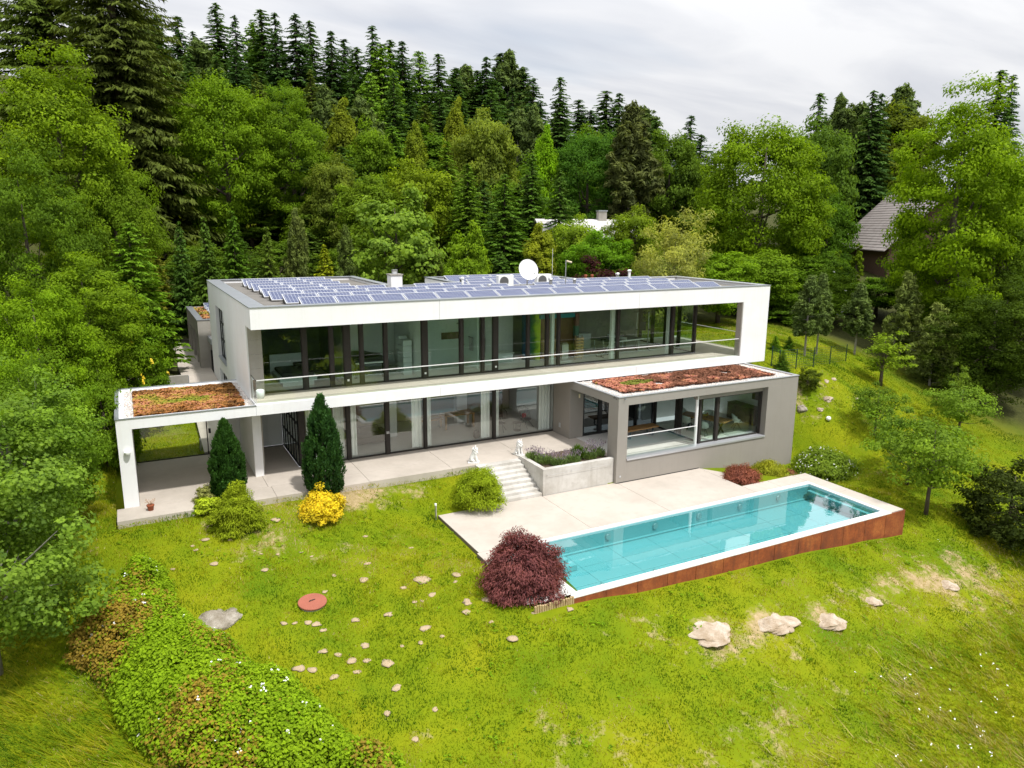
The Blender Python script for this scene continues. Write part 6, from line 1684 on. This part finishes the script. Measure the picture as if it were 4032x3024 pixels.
dome('low reddish shrub at the right end of the wing wall', 'reddish_shrub', *c8(900, 165), 110 * S_, 50 * S_, (.22, .10, .07), .04, 30, 60, .3, FINE, 59)
rb = dome('rose bush with white blossoms behind the pool end', 'rose_bush', *c8(1200, 235), 520 * S_, 250 * S_, (.125, .19, .03), .06, 150, 70, .6, LEAF, 60, ccr=.15, droopy=False, shell=.7)
def blossoms(parent, n, W, Hh, size, mat, seed, name='blossoms'):
    r = np.random.default_rng(seed); d = sph(r, n); d[:, 2] = np.abs(d[:, 2])
    P = d * np.array((W / 2, W / 2, Hh)) * r.uniform(.95, 1.08, (n, 1))
    P = np.repeat(P, 3, 0) + r.normal(0, size * .5, (n * 3, 3))
    me = leafmesh(name, P, np.repeat(d, 3, 0) + r.normal(0, .5, (n * 3, 3)), np.full(n * 3, size), .9, np.full(n * 3, .5), mat, r)
    o = link(name, me, parent); o['kind'] = 'stuff'; return o
blossoms(rb, 110, 3.1, 1.3, .03, PETAL, 61)
for ch_ in list(COL.objects):
    if ch_.name.startswith('elder_shrub') and ch_.parent is None:
        blossoms(ch_, 30, 8, 12.5, .22, PETAL, 62)
    if ch_.name.startswith('rose_shrub') and ch_.parent is None:
        blossoms(ch_, 26, 4.6, 3.6, .10, YPETAL, 63)
# columnar cypresses
def cypress(label, bx, by, topy, wpx, col, seed):
    p = gp(bx, by); d = pdist(p); Hh = (by - topy) / FPX * d / .955; W = wpx / FPX * d
    o = empty('cypress', tuple(p)); tag(o, label, 'cypress', 'columnar cypresses before the terrace')
    r = np.random.default_rng(seed); ncl = 330
    z = Hh * (.03 + .95 * r.random(ncl) ** 1.15)
    prof = np.interp(z / Hh, [0, .08, .25, .45, .7, .88, 1.0], [.55, .82, 1.0, .92, .62, .30, .04])
    a = r.uniform(0, 6.283, ncl); rad = W / 2 * prof * r.uniform(.72, 1.04, ncl)
    c = np.stack([rad * np.cos(a), rad * np.sin(a), z], 1)
    per = 85; idx = np.repeat(np.arange(ncl), per); n = len(idx)
    e = sph(r, n); k = r.random(n) ** .5
    q = c[idx] + e * k[:, None] * np.array((.10, .10, .30)) * W / 1.4
    out = np.stack([np.cos(a), np.sin(a), 0 * a], 1)[idx]
    U = np.array((0, 0, 1.0)) + out * .5 + r.normal(0, .35, (n, 3))
    N = out + r.normal(0, .5, (n, 3)); N = N - unit(U) * (N * unit(U)).sum(1, keepdims=True)
    t = .35 + r.uniform(-.2, .2, ncl)[idx] + e[:, 2] * .22 + r.normal(0, .1, n)
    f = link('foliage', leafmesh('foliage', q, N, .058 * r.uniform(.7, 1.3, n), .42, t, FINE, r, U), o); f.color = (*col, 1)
    MB().tube([(0, 0, -.1), (0, 0, Hh * .8)], [.07, .02], 7).build('trunk', BARK, o)
cypress('smaller columnar cypress in front of the carport', *c4(1112, 1110), c4(0, 478)[1], 300 * S_, (.055, .140, .028), 71)
cypress('larger columnar cypress in front of the glass corner', *c4(1945, 1075), c4(0, 275)[1], 345 * S_, (.050, .130, .036), 72)

# lavender and grass in the planter
def lavender(label, x, y, rad, h, seed, green=False):
    o = empty('ornamental_grass' if green else 'lavender', (x, y, .02)); tag(o, label, 'plant', 'planter plants')
    r = np.random.default_rng(seed); n = 900
    a = r.uniform(0, 6.283, n); q = r.random(n) ** .6; el = r.uniform(.3, 1, n)
    out = np.stack([np.cos(a) * q, np.sin(a) * q, .0 * a], 1)
    P = out * rad * .9; L = h * (1 - .35 * q) * r.uniform(.6, 1.1, n)
    P = P * .75 + out * rad * .25 + np.array((0, 0, 1.0)) * (L * r.uniform(.25, .9, n))[:, None]
    U = np.array((0, 0, 1.0)) + out * .9 + r.normal(0, .2, (n, 3)); N = np.cross(U, r.normal(0, 1, (n, 3)))
    f = link('foliage', leafmesh('foliage', P, N, (.17 if green else .09) * r.uniform(.7, 1.2, n), .09 if green else .16, r.random(n) * .8, FINE, r, U), o); f.color = (*((.12, .22, .02) if green else (.20, .29, .11)), 1)
    if not green:
        k = 130; a = r.uniform(0, 6.283, k); q = r.random(k) ** .5; P = np.stack([np.cos(a) * q * rad, np.sin(a) * q * rad, h * r.uniform(.95, 1.35, k)], 1)
        f = link('flower_spikes', leafmesh('flower_spikes', P, r.normal(0, 1, (k, 3)) * np.array((1, 1, .1)), np.full(k, .05), .3, r.random(k), FINE, r, np.tile((0, 0, 1.0), (k, 1)) + r.normal(0, .2, (k, 3))), o); f.color = (.36, .28, .46, 1); f['kind'] = 'stuff'
    link('stems', leafmesh('stems', np.c_[r.normal(0, rad * .3, (60, 2)), np.full(60, h * .3)], r.normal(0, 1, (60, 3)), np.full(60, h * .3), .03, np.full(60, .2), FINE, r, np.tile((0, 0, 1.0), (60, 1))), o).color = (.10, .09, .04, 1)
for i, (x, y, rd, h) in enumerate(((11.6, -1.75, .42, .42), (11.75, -2.45, .46, .44), (12.2, -2.95, .42, .40), (12.9, -2.9, .44, .42), (13.9, -2.75, .42, .42), (14.35, -2.6, .5, .55))):
    lavender('%s lavender clump from the stairs in the planter' % ORD[i], x, y, rd, h, 80 + i)
lavender('tuft of upright ornamental grass amid the lavender', 13.4, -2.6, .3, .75, 90, True)

# ------------------------------------------------------------ hedge, lower left
HPX = [(x * 1.5886, 1512 + y * 1.5886) for x, y in ((375, 465), (425, 505), (435, 575), (500, 625), (530, 662), (605, 697), (625, 737), (700, 757), (760, 807), (850, 895), (930, 927), (1010, 975), (1010, 1015), (430, 1015), (395, 950), (312, 870), (290, 800), (250, 745), (180, 705), (188, 645), (255, 565), (325, 490))]
HP_ = np.array([gp(x, y)[:2] for x, y in HPX])
def inside(P, c):
    ins = np.zeros(len(c), bool); j = len(P) - 1
    for i in range(len(P)):
        cnd = ((P[i, 1] > c[:, 1]) != (P[j, 1] > c[:, 1])) & (c[:, 0] < (P[j, 0] - P[i, 0]) * (c[:, 1] - P[i, 1]) / (P[j, 1] - P[i, 1] + 1e-12) + P[i, 0])
        ins ^= cnd; j = i
    return ins
def edist(P, c):
    best = np.full(len(c), 1e9)
    for i in range(len(P)):
        a, b = P[i - 1], P[i]; ab = b - a
        t = np.clip(((c - a) @ ab) / (ab @ ab), 0, 1)
        best = np.minimum(best, np.hypot(*(c - a - t[:, None] * ab).T))
    return best
hc = HP_.mean(0); hz = gz(*hc)
hedge = empty('spirea_hedge', (hc[0], hc[1], hz)); tag(hedge, 'broad clipped hedge with orange-brown and green leaves in the lower left', 'hedge')
r = np.random.default_rng(95)
c = r.uniform(HP_.min(0) - .3, HP_.max(0) + .3, (9000, 2)); c = c[inside(HP_, c)]
c = c[:2300]; e = edist(HP_, c)
hh = 1.15 * np.sqrt(np.clip(e / .9, .02, 1)) + (fbm(c[:, 0] * 1.3, c[:, 1] * 1.3, 5) - .5) * .7
zc = ground(c[:, 0], c[:, 1]) + np.maximum(hh, .12)
per = 46; idx = np.repeat(np.arange(len(c)), per); n = len(idx)
d_ = sph(r, n); d_[:, 2] = d_[:, 2] * .9 + .25
P = np.c_[c, zc][idx] + d_ * (.22 * r.random(n) ** .4)[:, None]
brown = fbm(c[:, 0] * .75 + 3, c[:, 1] * .75, 31, 3) + .20 * sstep(-2.5, 3.5, c[:, 1] - hc[1]) - .13
isb = (brown[idx] + r.normal(0, .09, n)) > .585
loc3 = np.array((hc[0], hc[1], hz))
N = d_ + r.normal(0, .4, (n, 3)) + np.array((0, 0, .5))
t = .4 + d_[:, 2] * .25 + r.uniform(-.15, .15, len(c))[idx] + r.normal(0, .1, n)
for nm, mk, col in (('green_leaves', ~isb, (.235, .38, .020)), ('brown_leaves', isb, (.33, .25, .06))):
    f = link(nm, leafmesh(nm, P[mk] - loc3, N[mk], .046 * r.uniform(.7, 1.3, mk.sum()), .7, t[mk], LEAF, r), hedge); f.color = (*col, 1)
k = r.choice(len(c), 48, False); Pb = np.c_[c[k], zc[k] + .2]; Pb = np.repeat(Pb, 4, 0) + r.normal(0, .03, (192, 3))
f = link('blossoms', leafmesh('blossoms', Pb - loc3, np.tile((0, -.4, 1.0), (192, 1)) + r.normal(0, .4, (192, 3)), np.full(192, .030), .9, np.full(192, .5), PETAL, r), hedge); f['kind'] = 'stuff'
m = MB()
for i in range(0, len(c), 14): m.tube([(c[i, 0] - hc[0], c[i, 1] - hc[1], float(ground(c[i, :1], c[i, 1:])[0]) - hz - .05), (c[i, 0] - hc[0], c[i, 1] - hc[1], zc[i] - hz)], [.02, .008], 4, False)
m.build('stems', BARK, hedge)['kind'] = 'stuff'

# ------------------------------------------------------------ neighbouring buildings
def gable(name, label, pos, rz, L, Wd, hw, hr, wall, roofm, rows, chim=True, over=.6):
    t = thing(name, label, 'house', pos, rz)
    box('wall', wall, t, -L / 2, L / 2, -Wd / 2, Wd / 2, -2, hw)
    m = MB(); m.v = [(-L / 2, -Wd / 2, hw), (-L / 2, Wd / 2, hw), (-L / 2, 0, hw + hr), (-L / 2 + .2, -Wd / 2, hw), (-L / 2 + .2, Wd / 2, hw), (-L / 2 + .2, 0, hw + hr)]
    m.f = [(0, 2, 1), (3, 4, 5), (0, 3, 5, 2), (2, 5, 4, 1), (0, 1, 4, 3)]; m.build('gable', wall, t)
    rf = None
    for s in (-1, 1):
        m = MB()
        for i in range(rows):
            a = i / rows; b = (i + 1.06) / rows
            y0, z0 = s * (Wd / 2 + over) * (1 - a), hw - over * hr / (Wd / 2) + (hr + over * hr / (Wd / 2)) * a
            y1, z1 = s * (Wd / 2 + over) * (1 - b), hw - over * hr / (Wd / 2) + (hr + over * hr / (Wd / 2)) * b
            bb = len(m.v); X = L / 2 + over
            m.v += [(-X, y0, z0 + .10), (X, y0, z0 + .10), (X, y1, z1 + .05), (-X, y1, z1 + .05), (-X, y0, z0), (X, y0, z0), (X, y1, z1 - .03), (-X, y1, z1 - .03)]
            q = [(0, 1, 2, 3), (7, 6, 5, 4), (0, 4, 5, 1), (1, 5, 6, 2), (2, 6, 7, 3), (3, 7, 4, 0)]
            m.f += [tuple(bb + i_ for i_ in (f_ if s < 0 else f_[::-1])) for f_ in q]
        rf = m.build('roof', roofm, t)
    if chim: box('chimney', CONC, t, .8, 1.5, -.4, .3, hw + hr * .8, hw + hr + .7); box('chimney_cap', METAL, t, .75, 1.55, -.45, .35, hw + hr + .702, hw + hr + .8)
    for x in (-L * .3, 0, L * .3):
        wf = box('window', FRAME, t, x - .6, x + .6, -Wd / 2 - .03, -Wd / 2 + .02, hw - 1.9, hw - .6); box('pane', GLASS_G, wf, x - .52, x + .52, -Wd / 2 - .04, -Wd / 2 - .031, hw - 1.82, hw - .68)
    return t
WR = m_stained('pale_roof', (.62, .60, .58), (.46, .42, .40), .7, .6, False, .4, .1)
q = CAM + pray(1344 + 1600 * .6076, 1425 * .6076) * 62
gable('neighbour_house', 'white-roofed house half hidden behind the trees', (q[0], q[1], q[2] - 4.2), math.radians(-18), 8, 6, 2.9, 1.3, m_plain('brown_boards', (.18, .10, .05), .8), WR, 6)
SL = m_stained('old_shingle', (.36, .32, .30), (.25, .21, .20), .85, 1.6, False, .7, .6)
q = CAM + pray(2688 + 1400 * .6076, 1250 * .6076) * 84
gable('old_barn', 'old wooden barn with grey shingle roof behind the right-hand trees', (q[0] + 2.0, q[1] - 1.0, q[2] - 8.5), math.radians(60), 13, 11, 3.0, 5.5, m_plain('barn_boards', (.10, .055, .035), .9, 0, .3, 3), SL, 22, False, .9)

# ------------------------------------------------------------ grass
def grass(name, label, n, area, hmin, hmax, wd, keepfn, tonefn, lean, seed):
    r = np.random.default_rng(seed)
    x = r.uniform(area[0], area[1], n); y = r.uniform(area[2], area[3], n)
    k = keepfn(x, y, r); x, y = x[k], y[k]; n = len(x)
    z = ground(x, y)
    h = r.uniform(hmin, hmax, n) * (.35 + 1.5 * fbm(x * 2.1, y * 2.1, 5) ** 1.5 * 1.2)
    a = r.uniform(0, 6.283, n); ln = r.normal(0, .35, (n, 2)) + np.array(lean)
    w_ = wd * r.uniform(.6, 1.3, n)
    ax, ay = np.cos(a) * w_, np.sin(a) * w_
    b0 = np.stack([x - ax, y - ay, z - .01], 1); b1 = np.stack([x + ax, y + ay, z - .01], 1)
    tp = np.stack([x + ln[:, 0] * h, y + ln[:, 1] * h, z + h], 1)
    V = np.stack([b0, b1, tp], 1).reshape(-1, 3)
    t = np.clip(tonefn(x, y, r), 0, 1)
    me = fastmesh(name, V, np.arange(n * 3).reshape(-1, 3), GRASSM, {'tone': np.repeat(t, 3)})
    return tag(link(name, me), label, 'grass', kind='stuff')
def blocked(x, y):
    b = np.zeros(len(x), bool)
    for x0, x1, y0, y1 in ((-5.2, 15.3, -1.33, 5.7), (0, 27.6, -.2, 8), (6.1, 19.8, -8.2, -3.4), (7.4, 23.9, -11.75, -6.4), (8.8, 14.9, -3.6, -1), (14.7, 26.1, -3.8, 2), (19.7, 23.6, -6.6, -3.7), (5.9, 7.5, -11.9, -8.1)):
        b |= (x > x0) & (x < x1) & (y > y0) & (y < y1)
    return b
def meadow_mask(x, y):
    a = sstep(-15.5, -18.0, y - .26 * (x - 14)) if False else 1 / (1 + np.exp(-((-18.0 + .20 * (x - 15)) - y + (fbm(x * .4, y * .4, 66) - .5) * 4) * 1.6))
    l = 1 / (1 + np.exp(-((-7.0 - .42 * (x + 9) - .3) - y) * 2)) * (x < -4.5)
    return np.where(x > 4, a, l)
def keep_lawn(x, y, r):
    d = dry_mask(x, y) + (fbm(x * 1.2, y * 1.2, 14) - .5) * 1.0 + (fbm(x * 5, y * 5, 15) - .5) * .8
    dist = (x - CAM[0]) * FWD[0] + (y - CAM[1]) * FWD[1]
    vis = np.abs((x - CAM[0]) * RGT[0] + (y - CAM[1]) * RGT[1]) < dist * 1.0 + 2
    return (~blocked(x, y)) & (r.random(len(x)) > np.clip((d - .35) * 2.2, 0, .93)) & vis & (lawn_mask(x, y) > .5) & (r.random(len(x)) < np.clip(26 / np.maximum(dist, 1), .3, 1))
def lawn_tone(x, y, r):
    t = .43 + (fbm(x * .33, y * .33, 40) - .5) * .8 + (fbm(x * 1.5, y * 1.5, 41) - .5) * 1.0 + r.normal(0, .11, len(x))
    t = t + np.clip(dry_mask(x, y), 0, .7) * .4
    clov = fbm(x * .9 + 20, y * .9, 44, 3)
    return np.where(clov > .64, t * .45, t) + np.where(r.random(len(x)) < .03, .35, 0)
grass('lawn_grass', 'short sunny yellow-green lawn grass around the pool', 1050000, (-9, 50, -25, 12), .035, .085, .014, keep_lawn, lawn_tone, (0, 0), 201)
def keep_mead(x, y, r):
    dist = (x - CAM[0]) * FWD[0] + (y - CAM[1]) * FWD[1]
    vis = np.abs((x - CAM[0]) * RGT[0] + (y - CAM[1]) * RGT[1]) < dist * 1.05 + 2
    return vis & (dist > 8) & (r.random(len(x)) < meadow_mask(x, y)) & ~inside(HP_, np.c_[x, y])
def mead_tone(x, y, r):
    return np.where(x < 2, .42, .72) + (fbm(x * .5, y * .5, 50) - .5) * .9 + (fbm(x * 2.2, y * 2.2, 51) - .5) * .4 + r.normal(0, .12, len(x))
grass('meadow_grass', 'long wind-blown meadow grass along the bottom of the slope', 210000, (-14, 36, -26, -5), .14, .42, .014, keep_mead, mead_tone, (-1.0, .25), 202)
# meadow flowers
r = np.random.default_rng(303); n = 1500
x = r.uniform(4, 36, n); y = r.uniform(-25, -10, n)
k = (r.random(n) < meadow_mask(x, y)) & (fbm(x * .5, y * .5, 60) > .50) & (x > 10); x, y = x[k], y[k]
P = np.stack([x, y, ground(x, y) + r.uniform(.2, .5, len(x))], 1); P = np.repeat(P, 2, 0) + r.normal(0, .02, (len(P) * 2, 3))
o = link('meadow_flowers', leafmesh('meadow_flowers', P, np.tile((-.2, -.5, 1.0), (len(P), 1)) + r.normal(0, .3, P.shape), r.uniform(.012, .030, len(P)), .9, np.full(len(P), .5), PETAL, r))
tag(o, 'white wild flowers standing in the long meadow grass', 'flowers', kind='stuff')
r = np.random.default_rng(304); n = 4200
x = r.uniform(-6, 34, n); y = r.uniform(-22, -1.5, n); k = ~blocked(x, y) & (fbm(x * .8, y * .8, 71) > .56); x, y = x[k], y[k]
P = np.stack([x, y, ground(x, y) + .07], 1)
U = r.normal(0, 1, P.shape) * np.array((1, 1, .25))
wl = link('broadleaf_weeds', leafmesh('broadleaf_weeds', np.repeat(P, 5, 0) + r.normal(0, .06, (len(P) * 5, 3)) * np.array((1, 1, .3)), np.tile((0, 0, 1.0), (len(P) * 5, 1)) + r.normal(0, .35, (len(P) * 5, 3)), r.uniform(.03, .07, len(P) * 5), .45, r.random(len(P) * 5), LEAF, r))
wl.color = (.19, .34, .016, 1); tag(wl, 'clover and broad-leaved weeds growing through the lawn', 'weeds', kind='stuff')
